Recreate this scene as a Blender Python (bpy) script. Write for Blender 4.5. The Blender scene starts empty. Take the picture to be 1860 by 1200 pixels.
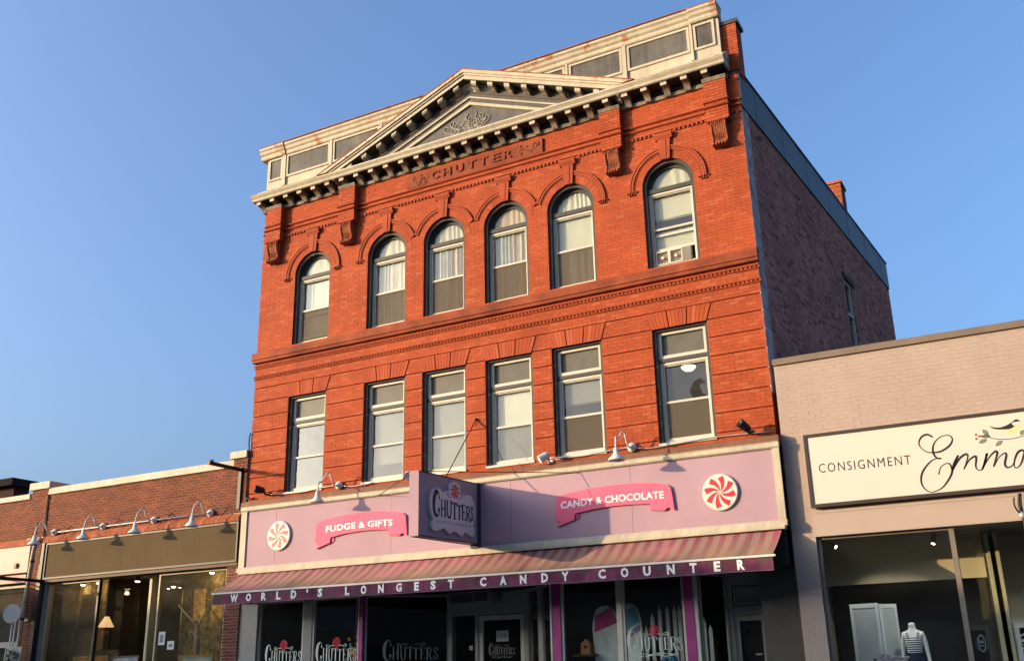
import bpy, math, random
from mathutils import Matrix, Vector
R = random.Random(7)
S = bpy.context.scene
COL = S.collection
PI = math.pi

# ------------------------------------------------------------------ camera, light, exposure
YAW, PIT, ROL = 0.49180, 0.32860, -0.02240
CAMP = Vector((10.5351, -17.9711, 1.60))
cam_d = bpy.data.cameras.new('camera'); cam = bpy.data.objects.new('camera', cam_d); COL.objects.link(cam)
ca, sa, cb, sb = math.cos(YAW), math.sin(YAW), math.cos(PIT), math.sin(PIT)
fw = Vector((-sa*cb, ca*cb, sb)); r0 = Vector((ca, sa, 0)); u0 = r0.cross(fw)
rr = r0*math.cos(ROL) + u0*math.sin(ROL); uu = u0*math.cos(ROL) - r0*math.sin(ROL)
M = Matrix((( rr.x, uu.x, -fw.x, CAMP.x), (rr.y, uu.y, -fw.y, CAMP.y), (rr.z, uu.z, -fw.z, CAMP.z), (0, 0, 0, 1)))
cam.matrix_world = M
cam_d.sensor_width = 36; cam_d.lens = 36*1837.83/1860; cam_d.clip_end = 2000; cam_d.clip_start = 0.05
S.camera = cam

SUN = Vector((-2.80, -2.22, 0.585)).normalized()           # direction towards the sun
elev = math.asin(SUN.z); azim = math.atan2(SUN.x, SUN.y)
W = bpy.data.worlds.new('World'); S.world = W; W.use_nodes = True
nt = W.node_tree; nt.nodes.clear()
sky = nt.nodes.new('ShaderNodeTexSky'); sky.sky_type = 'NISHITA'; sky.sun_disc = False
sky.sun_elevation = elev; sky.sun_rotation = azim; sky.altitude = 300
sky.air_density = 0.85; sky.dust_density = 10.0; sky.ozone_density = 3.5
bg = nt.nodes.new('ShaderNodeBackground'); bg.inputs[1].default_value = 0.15
wo = nt.nodes.new('ShaderNodeOutputWorld')
nt.links.new(sky.outputs[0], bg.inputs[0]); nt.links.new(bg.outputs[0], wo.inputs[0])
sun_d = bpy.data.lights.new('sun', 'SUN'); sun_d.energy = 2.0; sun_d.angle = math.radians(0.53); sun_d.color = (1.0, 0.71, 0.40)
sun = bpy.data.objects.new('sun', sun_d); COL.objects.link(sun)
sun.rotation_euler = SUN.to_track_quat('Z', 'Y').to_euler()
S.view_settings.view_transform = 'Standard'; S.view_settings.look = 'None'
S.view_settings.exposure = 1.88; S.view_settings.gamma = 1.0
S.render.engine = 'CYCLES'
S.cycles.max_bounces = 8; S.cycles.transparent_max_bounces = 16; S.cycles.diffuse_bounces = 3; S.cycles.glossy_bounces = 3
S.cycles.use_denoising = True

# ------------------------------------------------------------------ materials
def hexn(*c): return (c[0], c[1], c[2], 1)
def N(nt, t, **k):
    n = nt.nodes.new(t)
    for a, b in k.items(): setattr(n, a, b)
    return n
def mix(nt, fac, a, b, mode='MIX'):
    m = N(nt, 'ShaderNodeMix', data_type='RGBA', blend_type=mode)
    if isinstance(fac, (int, float)): m.inputs[0].default_value = fac
    else: nt.links.new(fac, m.inputs[0])
    for i, v in ((6, a), (7, b)):
        if isinstance(v, tuple): m.inputs[i].default_value = hexn(*v)
        else: nt.links.new(v, m.inputs[i])
    return m.outputs[2]
def noise(nt, pos, scale, detail=4, rough=0.6, stretch=None):
    if stretch:
        mp = N(nt, 'ShaderNodeMapping'); mp.inputs[3].default_value = stretch; nt.links.new(pos, mp.inputs[0]); pos = mp.outputs[0]
    n = N(nt, 'ShaderNodeTexNoise'); n.inputs['Scale'].default_value = scale; n.inputs['Detail'].default_value = detail
    n.inputs['Roughness'].default_value = rough; nt.links.new(pos, n.inputs['Vector']); return n.outputs[0]
def ramp(nt, v, a, b, c0=(0, 0, 0), c1=(1, 1, 1)):
    r = N(nt, 'ShaderNodeValToRGB'); r.color_ramp.elements[0].position = a; r.color_ramp.elements[1].position = b
    r.color_ramp.elements[0].color = hexn(*c0); r.color_ramp.elements[1].color = hexn(*c1); nt.links.new(v, r.inputs[0]); return r.outputs[0]
MATS = {}
ALB = 0.78           # scales base colours down to stand in for dimmer light on the surfaces
def pm(name, col, rough=0.75, var=0.12, scale=3.0, bump=0.0, bscale=60, metal=0.0, island=0.0, col2=None, rust=None, rustamt=0.55,
       streak=0.0, spec=0.2, emit=None, estr=0.0, dirt=0.0, stretch=None):
    if name in MATS: return MATS[name]
    if not emit:
        col = tuple(x*ALB for x in col); col2 = tuple(x*ALB for x in col2) if col2 else None
    m = bpy.data.materials.new(name); m.use_nodes = True; t = m.node_tree; b = t.nodes['Principled BSDF']
    g = N(t, 'ShaderNodeNewGeometry'); pos = g.outputs['Position']
    n1 = noise(t, pos, scale, 5, 0.65, stretch)
    c = mix(t, ramp(t, n1, 0.3, 0.7), tuple(max(0, x*(1-var)) for x in col), tuple(min(1, x*(1+var)) for x in col))
    if island:
        oi = N(t, 'ShaderNodeObjectInfo'); ad = N(t, 'ShaderNodeMath', operation='ADD'); fr = N(t, 'ShaderNodeMath', operation='FRACT')
        t.links.new(g.outputs['Random Per Island'], ad.inputs[0]); t.links.new(oi.outputs['Random'], ad.inputs[1]); t.links.new(ad.outputs[0], fr.inputs[0])
        c = mix(t, ramp(t, fr.outputs[0], 0.05, 0.95), c, col2 or tuple(x*(1-island) for x in col)) if island >= 1 else \
            mix(t, 1.0, c, ramp(t, fr.outputs[0], 0.0, 1.0, (1-island,)*3, (1+island*0.6,)*3), 'MULTIPLY')
        if col2 and island < 1:
            c = mix(t, ramp(t, fr.outputs[0], 0.78, 0.95), c, col2)
    if streak:
        n3 = noise(t, pos, 1.0, 4, 0.7, (9, 9, 0.7)); c = mix(t, 1.0, c, ramp(t, n3, 0.35, 0.65, (1-streak,)*3, (1, 1, 1)), 'MULTIPLY')
    if dirt:
        n4 = noise(t, pos, 1.1, 6, 0.7); c = mix(t, 1.0, c, ramp(t, n4, 0.40, 0.60, (1-dirt,)*3, (1, 1, 1)), 'MULTIPLY')
    if rust:
        n2 = noise(t, pos, 2.6, 8, 0.75); c = mix(t, ramp(t, n2, rustamt, rustamt+0.10), c, rust)
    t.links.new(c, b.inputs['Base Color'])
    b.inputs['Roughness'].default_value = rough; b.inputs['Metallic'].default_value = metal
    b.inputs['Specular IOR Level'].default_value = spec
    if bump:
        nb = noise(t, pos, bscale, 4, 0.6); bp = N(t, 'ShaderNodeBump'); bp.inputs['Strength'].default_value = bump; bp.inputs['Distance'].default_value = 0.01
        t.links.new(nb, bp.inputs['Height']); t.links.new(bp.outputs[0], b.inputs['Normal'])
    if emit:
        b.inputs['Emission Color'].default_value = hexn(*emit); b.inputs['Emission Strength'].default_value = estr
    MATS[name] = m; return m
def glass(name, tint=(0.8, 0.82, 0.8), ior=1.75, haze=0.05, hcol=(0.5, 0.5, 0.45), wob=0.02):
    m = bpy.data.materials.new(name); m.use_nodes = True; t = m.node_tree; t.nodes.clear()
    o = N(t, 'ShaderNodeOutputMaterial'); tr = N(t, 'ShaderNodeBsdfTransparent'); tr.inputs[0].default_value = hexn(*tint)
    gl = N(t, 'ShaderNodeBsdfGlossy'); gl.inputs[0].default_value = (1, 1, 1, 1); gl.inputs[1].default_value = 0.015
    df = N(t, 'ShaderNodeBsdfDiffuse'); df.inputs[0].default_value = hexn(*hcol)
    fr = N(t, 'ShaderNodeFresnel'); fr.inputs[0].default_value = ior
    g = N(t, 'ShaderNodeNewGeometry'); nb = noise(t, g.outputs['Position'], 1.6, 2, 0.5)
    bp = N(t, 'ShaderNodeBump'); bp.inputs['Strength'].default_value = wob; bp.inputs['Distance'].default_value = 0.2
    t.links.new(nb, bp.inputs['Height']); t.links.new(bp.outputs[0], gl.inputs['Normal'])
    hz = noise(t, g.outputs['Position'], 2.3, 6, 0.7); hm = N(t, 'ShaderNodeMath', operation='MULTIPLY'); hm.inputs[1].default_value = haze*2
    t.links.new(hz, hm.inputs[0])
    m1 = N(t, 'ShaderNodeMixShader'); m2 = N(t, 'ShaderNodeMixShader')
    t.links.new(hm.outputs[0], m1.inputs[0]); t.links.new(tr.outputs[0], m1.inputs[1]); t.links.new(df.outputs[0], m1.inputs[2])
    ib = N(t, 'ShaderNodeMath', operation='SUBTRACT'); ib.inputs[0].default_value = 1.0; t.links.new(g.outputs['Backfacing'], ib.inputs[1])
    fb = N(t, 'ShaderNodeMath', operation='MULTIPLY'); t.links.new(fr.outputs[0], fb.inputs[0]); t.links.new(ib.outputs[0], fb.inputs[1])
    t.links.new(fb.outputs[0], m2.inputs[0]); t.links.new(m1.outputs[0], m2.inputs[1]); t.links.new(gl.outputs[0], m2.inputs[2])
    t.links.new(m2.outputs[0], o.inputs[0]); return m
def screenmat(name, col, alpha):
    m = bpy.data.materials.new(name); m.use_nodes = True; t = m.node_tree; t.nodes.clear()
    o = N(t, 'ShaderNodeOutputMaterial'); tr = N(t, 'ShaderNodeBsdfTransparent'); df = N(t, 'ShaderNodeBsdfDiffuse'); df.inputs[0].default_value = hexn(*col)
    mx = N(t, 'ShaderNodeMixShader'); mx.inputs[0].default_value = alpha
    t.links.new(tr.outputs[0], mx.inputs[1]); t.links.new(df.outputs[0], mx.inputs[2]); t.links.new(mx.outputs[0], o.inputs[0]); return m

BRICK = pm('painted_red_brick', (0.44, 0.082, 0.026), 0.8, 0.16, 0.55, 0.4, 70, island=0.10, col2=(0.48, 0.112, 0.044), streak=0.14, dirt=0.07)
MORT = pm('red_mortar', (0.35, 0.068, 0.025), 0.9, 0.2, 6, 0.3)
TERRA = pm('red_terracotta', (0.40, 0.074, 0.025), 0.75, 0.16, 1.6, 0.35, 60, streak=0.14, dirt=0.10)
TERRAD = pm('weathered_brownstone', (0.30, 0.068, 0.028), 0.8, 0.3, 1.6, 0.35, 50, dirt=0.35)
TERRAC = pm('carved_terracotta', (0.30, 0.085, 0.04), 0.8, 0.3, 14, 0.9, 60)
CREAM = pm('cream_paint', (0.60, 0.53, 0.40), 0.6, 0.07, 3, 0.1, 30, streak=0.18, dirt=0.15)
CREAMR = pm('rust_stained_cream_paint', (0.58, 0.51, 0.375), 0.6, 0.10, 3, 0.15, 30, rust=(0.34, 0.12, 0.035), rustamt=0.535, streak=0.2)
SOFF = pm('shade_dark_soffit_paint', (0.045, 0.042, 0.04), 0.7, 0.3, 3)  # slate paint, darkened further with the shade under the cornices
CREAMD = pm('shaded_grimy_cream', (0.34, 0.29, 0.22), 0.7, 0.35, 7, 0.2, 30, dirt=0.4)  # weathered cream, with the shade around the brackets also put into the colour
RUST = pm('rusty_roof_metal', (0.26, 0.085, 0.04), 0.8, 0.4, 4, 0.3, 40)
SLATE = pm('slate_grey_paint', (0.115, 0.11, 0.093), 0.6, 0.22, 2.2, 0.15, 40, streak=0.2)
SLATEP = pm('weathered_grey_panel', (0.14, 0.13, 0.112), 0.55, 0.4, 1.3, 0.1, 20, streak=0.3, dirt=0.3)
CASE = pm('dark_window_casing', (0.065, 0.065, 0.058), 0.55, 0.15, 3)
WHITE = pm('white_window_paint', (0.58, 0.55, 0.46), 0.45, 0.06, 4, 0.08, 30)
SBRICK = pm('unpainted_side_brick', (0.62, 0.235, 0.17), 0.9, 0.22, 0.8, 0.5, 60, island=0.28, col2=(0.24, 0.10, 0.08), dirt=0.2)
SMORT = pm('side_mortar', (0.50, 0.28, 0.22), 0.95, 0.3, 3, 0.4)
DMETAL = pm('dark_coping_metal', (0.075, 0.085, 0.09), 0.5, 0.25, 1.5, 0.1, 10, streak=0.25)
DBLACK = pm('black_metal', (0.018, 0.018, 0.02), 0.45, 0.2, 5)
LBRICK = pm('brown_red_brick', (0.215, 0.06, 0.03), 0.85, 0.25, 1.0, 0.5, 80, island=0.35, col2=(0.14, 0.05, 0.035))
LMORT = pm('sandy_mortar', (0.42, 0.30, 0.20), 0.95, 0.2, 5, 0.3)
ORBRICK = pm('orange_brick_sill', (0.40, 0.12, 0.055), 0.85, 0.3, 4, 0.5, 60, island=0.25)
TAN = pm('tan_sign_board', (0.125, 0.09, 0.048), 0.85, 0.12, 0.9, 0.05, 20, streak=0.15, spec=0.08)
TPAINT = pm('taupe_painted_brick', (0.45, 0.355, 0.295), 0.7, 0.08, 0.5, 0.2, 60, island=0.02, streak=0.07, dirt=0.04, spec=0.1)
TMORT = pm('taupe_painted_joint', (0.43, 0.338, 0.28), 0.75, 0.1, 4, 0.2)
TPANEL = pm('taupe_panel', (0.44, 0.35, 0.29), 0.6, 0.05, 1)
TCOP = pm('brown_coping', (0.20, 0.145, 0.11), 0.6, 0.15, 2)
LILAC = pm('lilac_sign_panel', (0.455, 0.305, 0.36), 0.6, 0.05, 0.5, 0.03, 12, dirt=0.06, spec=0.06)
LILACD = pm('grey_lilac_panel', (0.29, 0.26, 0.345), 0.5, 0.08, 1.5)
PINK = pm('pink_ribbon_paint', (0.84, 0.15, 0.25), 0.55, 0.08, 2, spec=0.08)
PURP = pm('magenta_post_paint', (0.34, 0.05, 0.20), 0.5, 0.2, 4)
LETW = pm('white_letter_paint', (0.95, 0.93, 0.90), 0.5, 0.03)
LETD = pm('dark_letter_paint', (0.02, 0.025, 0.03), 0.5, 0.03)
PEPW = pm('peppermint_white', (0.72, 0.66, 0.58), 0.4, 0.04)
PEPR = pm('peppermint_red', (0.62, 0.035, 0.055), 0.4, 0.08)
PLAQ = pm('pale_plaque', (0.62, 0.62, 0.70), 0.5, 0.08, 3)
LAMPW = pm('white_enamel', (0.72, 0.71, 0.68), 0.35, 0.06, 8)
GALV = pm('galvanised_steel', (0.45, 0.43, 0.40), 0.4, 0.2, 10, metal=0.4)
LEDGE = pm('brown_ledge_board', (0.22, 0.10, 0.06), 0.7, 0.25, 2, streak=0.2)
GREYP = pm('grey_storefront_panel', (0.30, 0.29, 0.27), 0.6, 0.15, 2)
GREYT = pm('grey_door_trim', (0.32, 0.30, 0.27), 0.5, 0.12, 3)
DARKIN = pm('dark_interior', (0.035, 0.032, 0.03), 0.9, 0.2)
WOODI = pm('honey_wood', (0.42, 0.20, 0.065), 0.5, 0.3, 5, stretch=(6, 6, 0.8))
WOODB = pm('dark_wood', (0.10, 0.055, 0.03), 0.6, 0.3, 6)
TANW = pm('mottled_tan_wall', (0.36, 0.25, 0.10), 0.85, 0.75, 9, 0.8, 30, dirt=0.5)
BLIND = pm('ivory_blind', (0.70, 0.67, 0.55), 0.8, 0.05, 2)
CURTW = pm('white_curtain', (0.75, 0.72, 0.64), 0.85, 0.06, 3)
CURTT = pm('tan_curtain', (0.62, 0.46, 0.33), 0.85, 0.12, 3)
CURTO = pm('sheer_curtain', (0.66, 0.62, 0.55), 0.85, 0.10, 3)
TRANS = pm('dusty_transom_panel', (0.115, 0.11, 0.092), 0.5, 0.18, 3, spec=0.2)
WREATHG = pm('dark_green_leaf', (0.03, 0.07, 0.03), 0.7, 0.4, 20)
ASPH = pm('asphalt', (0.05, 0.05, 0.052), 0.9, 0.2, 1, 0.6, 60)
CONC = pm('concrete_pavement', (0.34, 0.33, 0.31), 0.85, 0.12, 1.5, 0.3, 40)
GLASS = glass('window_glass', (0.88, 0.90, 0.87), 1.55, 0.03, wob=0.025)
GLASSD = glass('shop_glass', (0.93, 0.95, 0.93), 1.42, 0.006)
GLASST = glass('dusty_shop_glass', (0.88, 0.86, 0.78), 1.45, 0.03, (0.5, 0.45, 0.3))
SCREEN = screenmat('insect_screen', (0.14, 0.115, 0.085), 0.48)
BULB = pm('lit_bulb', (1, 0.9, 0.7), 0.5, 0, emit=(1, 0.85, 0.6), estr=5)
SHADEL = pm('lit_lamp_shade', (0.8, 0.65, 0.45), 0.8, 0.05, emit=(1.0, 0.62, 0.32), estr=0.28)

def awning_mat():
    m = bpy.data.materials.new('striped_awning_cloth'); m.use_nodes = True; t = m.node_tree; b = t.nodes['Principled BSDF']
    g = N(t, 'ShaderNodeNewGeometry'); sp = N(t, 'ShaderNodeSeparateXYZ'); t.links.new(g.outputs['Position'], sp.inputs[0])
    nw = noise(t, g.outputs['Position'], 1.3, 3); nv = N(t, 'ShaderNodeMath', operation='MULTIPLY_ADD'); nv.inputs[1].default_value = 0.05
    t.links.new(nw, nv.inputs[0]); t.links.new(sp.outputs[0], nv.inputs[2])
    k = N(t, 'ShaderNodeMath', operation='MULTIPLY'); k.inputs[1].default_value = 1/0.235; t.links.new(nv.outputs[0], k.inputs[0])
    f = N(t, 'ShaderNodeMath', operation='FRACT'); t.links.new(k.outputs[0], f.inputs[0])
    st = N(t, 'ShaderNodeValToRGB'); e = st.color_ramp.elements; e[0].position = 0.46; e[1].position = 0.54
    e[0].color = hexn(0.20, 0.058, 0.078); e[1].color = hexn(0.25, 0.15, 0.125); e.new(0.0).color = hexn(0.25, 0.15, 0.125); e.new(0.06).color = hexn(0.20, 0.058, 0.078)
    t.links.new(f.outputs[0], st.inputs[0])
    big = noise(t, g.outputs['Position'], 0.9, 5, 0.7)
    c = mix(t, ramp(t, big, 0.52, 0.70), st.outputs[0], mix(t, 0.45, st.outputs[0], (0.55, 0.09, 0.22)))
    # weathering: mildew runs along the low edge of the cloth
    mz = N(t, 'ShaderNodeMapRange'); mz.inputs[1].default_value = 3.86; mz.inputs[2].default_value = 3.46; t.links.new(sp.outputs[2], mz.inputs[0])
    st2 = noise(t, g.outputs['Position'], 1.0, 5, 0.7, (7, 1, 1)); mm = N(t, 'ShaderNodeMath', operation='MULTIPLY'); t.links.new(mz.outputs[0], mm.inputs[0]); t.links.new(ramp(t, st2, 0.25, 0.6), mm.inputs[1])
    m8 = N(t, 'ShaderNodeMath', operation='MULTIPLY'); m8.inputs[1].default_value = 0.78; t.links.new(mm.outputs[0], m8.inputs[0])
    c = mix(t, m8.outputs[0], c, (0.27, 0.20, 0.11))
    t.links.new(c, b.inputs['Base Color']); b.inputs['Roughness'].default_value = 0.85; b.inputs['Specular IOR Level'].default_value = 0.2
    return m
AWN = awning_mat()
VAL = pm('purple_valance_cloth', (0.20, 0.045, 0.105), 0.85, 0.5, 2.2, 0.2, 20, streak=0.3, rust=(0.075, 0.05, 0.05), rustamt=0.50)

# ------------------------------------------------------------------ mesh helpers
class MB:
    def __init__(s): s.v = []; s.f = []
    def poly(s, pts):
        n = len(s.v); s.v += [tuple(p) for p in pts]; s.f.append(tuple(range(n, n+len(pts)))); return s
    def box(s, x0, x1, y0, y1, z0, z1):
        n = len(s.v)
        s.v += [(x0, y0, z0), (x1, y0, z0), (x1, y1, z0), (x0, y1, z0), (x0, y0, z1), (x1, y0, z1), (x1, y1, z1), (x0, y1, z1)]
        s.f += [tuple(n+i for i in q) for q in ((0, 3, 2, 1), (4, 5, 6, 7), (0, 1, 5, 4), (1, 2, 6, 5), (2, 3, 7, 6), (3, 0, 4, 7))]; return s
    def hexa(s, p):       # 8 points, order as box
        n = len(s.v); s.v += [tuple(q) for q in p]
        s.f += [tuple(n+i for i in q) for q in ((0, 3, 2, 1), (4, 5, 6, 7), (0, 1, 5, 4), (1, 2, 6, 5), (2, 3, 7, 6), (3, 0, 4, 7))]; return s
    def prism(s, pts, a, b, axis='y', caps=True):    # polygon in the other two axes, extruded from a to b
        if axis == 'y': fn = lambda p, t: (p[0], t, p[1])
        elif axis == 'x': fn = lambda p, t: (t, p[0], p[1])
        else: fn = lambda p, t: (p[0], p[1], t)
        n = len(s.v); k = len(pts)
        s.v += [fn(p, a) for p in pts] + [fn(p, b) for p in pts]
        for i in range(k): s.f.append((n+i, n+(i+1) % k, n+k+(i+1) % k, n+k+i))
        if caps: s.f += [tuple(range(n, n+k))[::-1], tuple(range(n+k, n+2*k))]
        return s
    def tube(s, path, r, seg=8, caps=True):
        path = [Vector(p) for p in path]; k = len(path); n = len(s.v)
        rs = r if isinstance(r, (list, tuple)) else [r]*k
        up = None
        for i, p in enumerate(path):
            d = (path[min(i+1, k-1)] - path[max(i-1, 0)]).normalized()
            if up is None: up = Vector((0, 0, 1)) if abs(d.z) < 0.9 else Vector((1, 0, 0))
            a = d.cross(up)
            if a.length < 1e-4: a = d.orthogonal()
            a.normalize(); b = a.cross(d).normalized(); up = b
            for j in range(seg):
                t = 2*PI*j/seg; s.v.append(tuple(p + (a*math.cos(t) + b*math.sin(t))*rs[i]))
        for i in range(k-1):
            for j in range(seg):
                s.f.append((n+i*seg+j, n+i*seg+(j+1) % seg, n+(i+1)*seg+(j+1) % seg, n+(i+1)*seg+j))
        if caps: s.f += [tuple(n+j for j in range(seg))[::-1], tuple(n+(k-1)*seg+j for j in range(seg))]
        return s
    def lathe(s, prof, c, axis=(0, 0, 1), seg=24):    # prof: (radius, distance along axis)
        ax = Vector(axis).normalized(); a = ax.orthogonal().normalized(); b = ax.cross(a); n = len(s.v); c = Vector(c)
        for (r, h) in prof:
            for j in range(seg):
                t = 2*PI*j/seg; s.v.append(tuple(c + ax*h + (a*math.cos(t) + b*math.sin(t))*r))
        for i in range(len(prof)-1):
            for j in range(seg):
                s.f.append((n+i*seg+j, n+i*seg+(j+1) % seg, n+(i+1)*seg+(j+1) % seg, n+(i+1)*seg+j))
        s.f += [tuple(n+j for j in range(seg))[::-1], tuple(n+(len(prof)-1)*seg+j for j in range(seg))]
        return s
    def ring(s, cx, cz, r0, r1, y0, y1, a0, a1, seg=24):   # arc ring in the XZ plane, extruded in y
        pts = []
        for i in range(seg+1):
            a = a0+(a1-a0)*i/seg; pts.append((math.cos(a), math.sin(a)))
        for i in range(seg):
            p, q = pts[i], pts[i+1]
            f = lambda w, r, y: (cx+w[0]*r, y, cz+w[1]*r)
            s.hexa([f(p, r0, y0), f(p, r1, y0), f(p, r1, y1), f(p, r0, y1), f(q, r0, y0), f(q, r1, y0), f(q, r1, y1), f(q, r0, y1)])
        return s
    def strip(s, pts, ws, fn, d0, d1):
        """ribbon along 2-D pts with half widths ws, raised between depths d0 and d1; fn(u, v, d) gives the 3-D point"""
        k = len(pts); n = len(s.v)
        for i in range(k):
            p0 = pts[max(i-1, 0)]; p1 = pts[min(i+1, k-1)]; dx, dz = p1[0]-p0[0], p1[1]-p0[1]; L = math.hypot(dx, dz) or 1
            nx, nz = -dz/L*ws[i], dx/L*ws[i]
            for d in (d1, d0):
                s.v.append(tuple(fn(pts[i][0]+nx, pts[i][1]+nz, d))); s.v.append(tuple(fn(pts[i][0]-nx, pts[i][1]-nz, d)))
        for i in range(k-1):
            a, b = n+4*i, n+4*i+4
            s.f += [(a, a+1, b+1, b), (a+2, a, b, b+2), (a+1, a+3, b+3, b+1)]
        s.f += [(n, n+2, n+3, n+1), (n+4*k-4, n+4*k-3, n+4*k-1, n+4*k-2)]
        return s
    def mesh(s, name, mat=None, smooth=False):
        me = bpy.data.meshes.new(name); me.from_pydata(s.v, [], s.f); me.validate()
        if mat: me.materials.append(mat)
        if smooth: me.polygons.foreach_set('use_smooth', [True]*len(me.polygons))
        me.update(); return me
    def build(s, name, mat, parent=None, smooth=False, kind=None, label=None):
        return link(name, s.mesh(name, mat, smooth), parent, kind, label)
def fixn(me):
    import bmesh
    bm = bmesh.new(); bm.from_mesh(me); bmesh.ops.recalc_face_normals(bm, faces=bm.faces); bm.to_mesh(me); bm.free()
def link(name, me, parent=None, kind=None, label=None, loc=None):
    o = bpy.data.objects.new(name, me); COL.objects.link(o)
    if loc: o.location = loc
    if parent is not None:
        o.parent = parent
        if parent.type == 'EMPTY': o.matrix_parent_inverse = Matrix.Translation(-Vector(parent['base']))
    if kind: o['kind'] = kind
    if label: o['label'] = label
    return o
def thing(name, label, cat, loc=(0, 0, 0), group=None):
    o = bpy.data.objects.new(name, None); COL.objects.link(o); o.location = loc; o['base'] = list(loc)
    o.empty_display_size = 0.2
    o['label'] = label; o['category'] = cat
    if group: o['group'] = group
    return o
def tag(o, label, cat, group=None):
    o['label'] = label; o['category'] = cat
    if group: o['group'] = group
    return o
def kids(o): return [c for c in bpy.data.objects if c.parent == o]
def dup(root, shift, label):
    """copy a thing, its parts and their sub-parts, moved by shift"""
    r = root.copy(); COL.objects.link(r); r.location = Vector(root.location)+Vector(shift); r['label'] = label
    def rec(src, dst):
        for c in kids(src):
            n = c.copy(); COL.objects.link(n); n.parent = dst; n.matrix_parent_inverse = c.matrix_parent_inverse; rec(c, n)
    rec(root, r); return r
def bezsmooth(pts, n=6, closed=False):
    out = []; k = len(pts)
    rng = range(k) if closed else range(k-1)
    for i in rng:
        p0 = pts[(i-1) % k] if (closed or i > 0) else pts[i]; p1 = pts[i]; p2 = pts[(i+1) % k]; p3 = pts[(i+2) % k] if (closed or i+2 < k) else p2
        for j in range(n):
            t = j/n
            out.append(tuple(0.5*((2*b)+(-a+c)*t+(2*a-5*b+4*c-d)*t*t+(-a+3*b-3*c+d)*t**3) for a, b, c, d in zip(p0, p1, p2, p3)))
    if not closed: out.append(tuple(pts[-1]))
    return out
def text_mesh(body, depth, mat, weight=0.0, space=1.0, res=3):
    """letter outlines as a mesh: x to the right, z up, front at y = 0; returns mesh and its bounds"""
    cu = bpy.data.curves.new('lettering', 'FONT'); cu.body = body; cu.extrude = depth/2; cu.offset = weight; cu.space_character = space; cu.resolution_u = res
    o = bpy.data.objects.new('lettering', cu); COL.objects.link(o)
    me = bpy.data.meshes.new_from_object(o.evaluated_get(bpy.context.evaluated_depsgraph_get())); bpy.data.objects.remove(o); bpy.data.curves.remove(cu)
    me.materials.clear(); me.materials.append(mat); return me
def fit_text(me, fn, d):
    """bring a text mesh to the unit box and map it with fn(u, v, depth)"""
    xs = [v.co.x for v in me.vertices]; ys = [v.co.y for v in me.vertices]; zs = [v.co.z for v in me.vertices]
    x0, x1, y0, y1, z0, z1 = min(xs), max(xs), min(ys), max(ys), min(zs), max(zs)
    for v in me.vertices:
        c = v.co; v.co = fn((c.x-x0)/(x1-x0), (c.y-y0)/(y1-y0), (c.z-z0)/(z1-z0)*d)
    return me
def text_on(body, x0, x1, z0, z1, y, depth, mat, parent, name='lettering', weight=0.0, arc=0.0, space=1.0, tilt=0.0):
    me = text_mesh(body, 0.02, mat, weight, space)
    fit_text(me, lambda u, v, d: Vector((x0+(x1-x0)*u, y-d, z0+(z1-z0)*v - arc*(2*u-1)**2 + tilt*(u-0.5))), depth)
    return link(name, me, parent)

# glyphs of the ornamental shop lettering: strokes as (points, half widths) in a unit box
T_, B_ = 0.045, 0.085
def ser(x, z, w=0.14): return ([(x-w, z), (x+w, z)], [0.028, 0.028])
GLY = {
 'C': [(bezsmooth([(0.88, 0.80), (0.80, 0.96), (0.55, 1.0), (0.28, 0.88), (0.12, 0.55), (0.18, 0.20), (0.45, 0.0), (0.75, 0.04), (0.92, 0.20)]), None),
       ([(0.88, 0.80), (0.93, 0.72)], [0.07, 0.07]), (bezsmooth([(0.92, 0.2), (0.88, 0.3), (0.78, 0.27), (0.80, 0.18)]), 0.055)],
 'H': [([(0.2, 0), (0.2, 1)], 0.07), ([(0.8, 0), (0.8, 1)], 0.10), ([(0.2, 0.48), (0.8, 0.48)], 0.035), ser(0.2, 0), ser(0.8, 0), ser(0.2, 1), ser(0.8, 1)],
 'U': [(bezsmooth([(0.2, 1), (0.2, 0.35), (0.3, 0.06), (0.52, 0.0), (0.72, 0.08), (0.8, 0.35), (0.8, 1)]), 0.07), ser(0.2, 1), ser(0.8, 1)],
 'T': [([(0.5, 0), (0.5, 1)], 0.10), (bezsmooth([(0.0, 0.82), (0.1, 0.98), (0.35, 0.96), (0.7, 1.0), (0.95, 0.97), (1.0, 0.84)]), 0.04), ser(0.5, 0)],
 'E': [([(0.25, 0), (0.25, 1)], 0.10), ([(0.25, 0.98), (0.85, 0.98), (0.88, 0.80)], 0.035), ([(0.25, 0.5), (0.65, 0.5)], 0.035), ([(0.25, 0.02), (0.88, 0.02), (0.92, 0.22)], 0.035), ([(0.65, 0.42), (0.65, 0.58)], 0.03)],
 'R': [([(0.22, 0), (0.22, 1)], 0.10), (bezsmooth([(0.22, 0.98), (0.6, 0.99), (0.78, 0.78), (0.6, 0.52), (0.25, 0.5)]), 0.05), (bezsmooth([(0.5, 0.5), (0.7, 0.15), (0.85, 0.0), (1.0, 0.05)]), 0.07), ser(0.22, 0)],
 'S': [(bezsmooth([(0.82, 0.80), (0.7, 0.97), (0.4, 1.0), (0.2, 0.8), (0.4, 0.56), (0.7, 0.42), (0.82, 0.2), (0.6, 0.0), (0.3, 0.03), (0.14, 0.2)]), 0.075), (bezsmooth([(0.14, 0.2), (0.2, 0.3), (0.3, 0.24)]), 0.06), (bezsmooth([(0.82, 0.8), (0.76, 0.7), (0.68, 0.76)]), 0.05)]}
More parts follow.
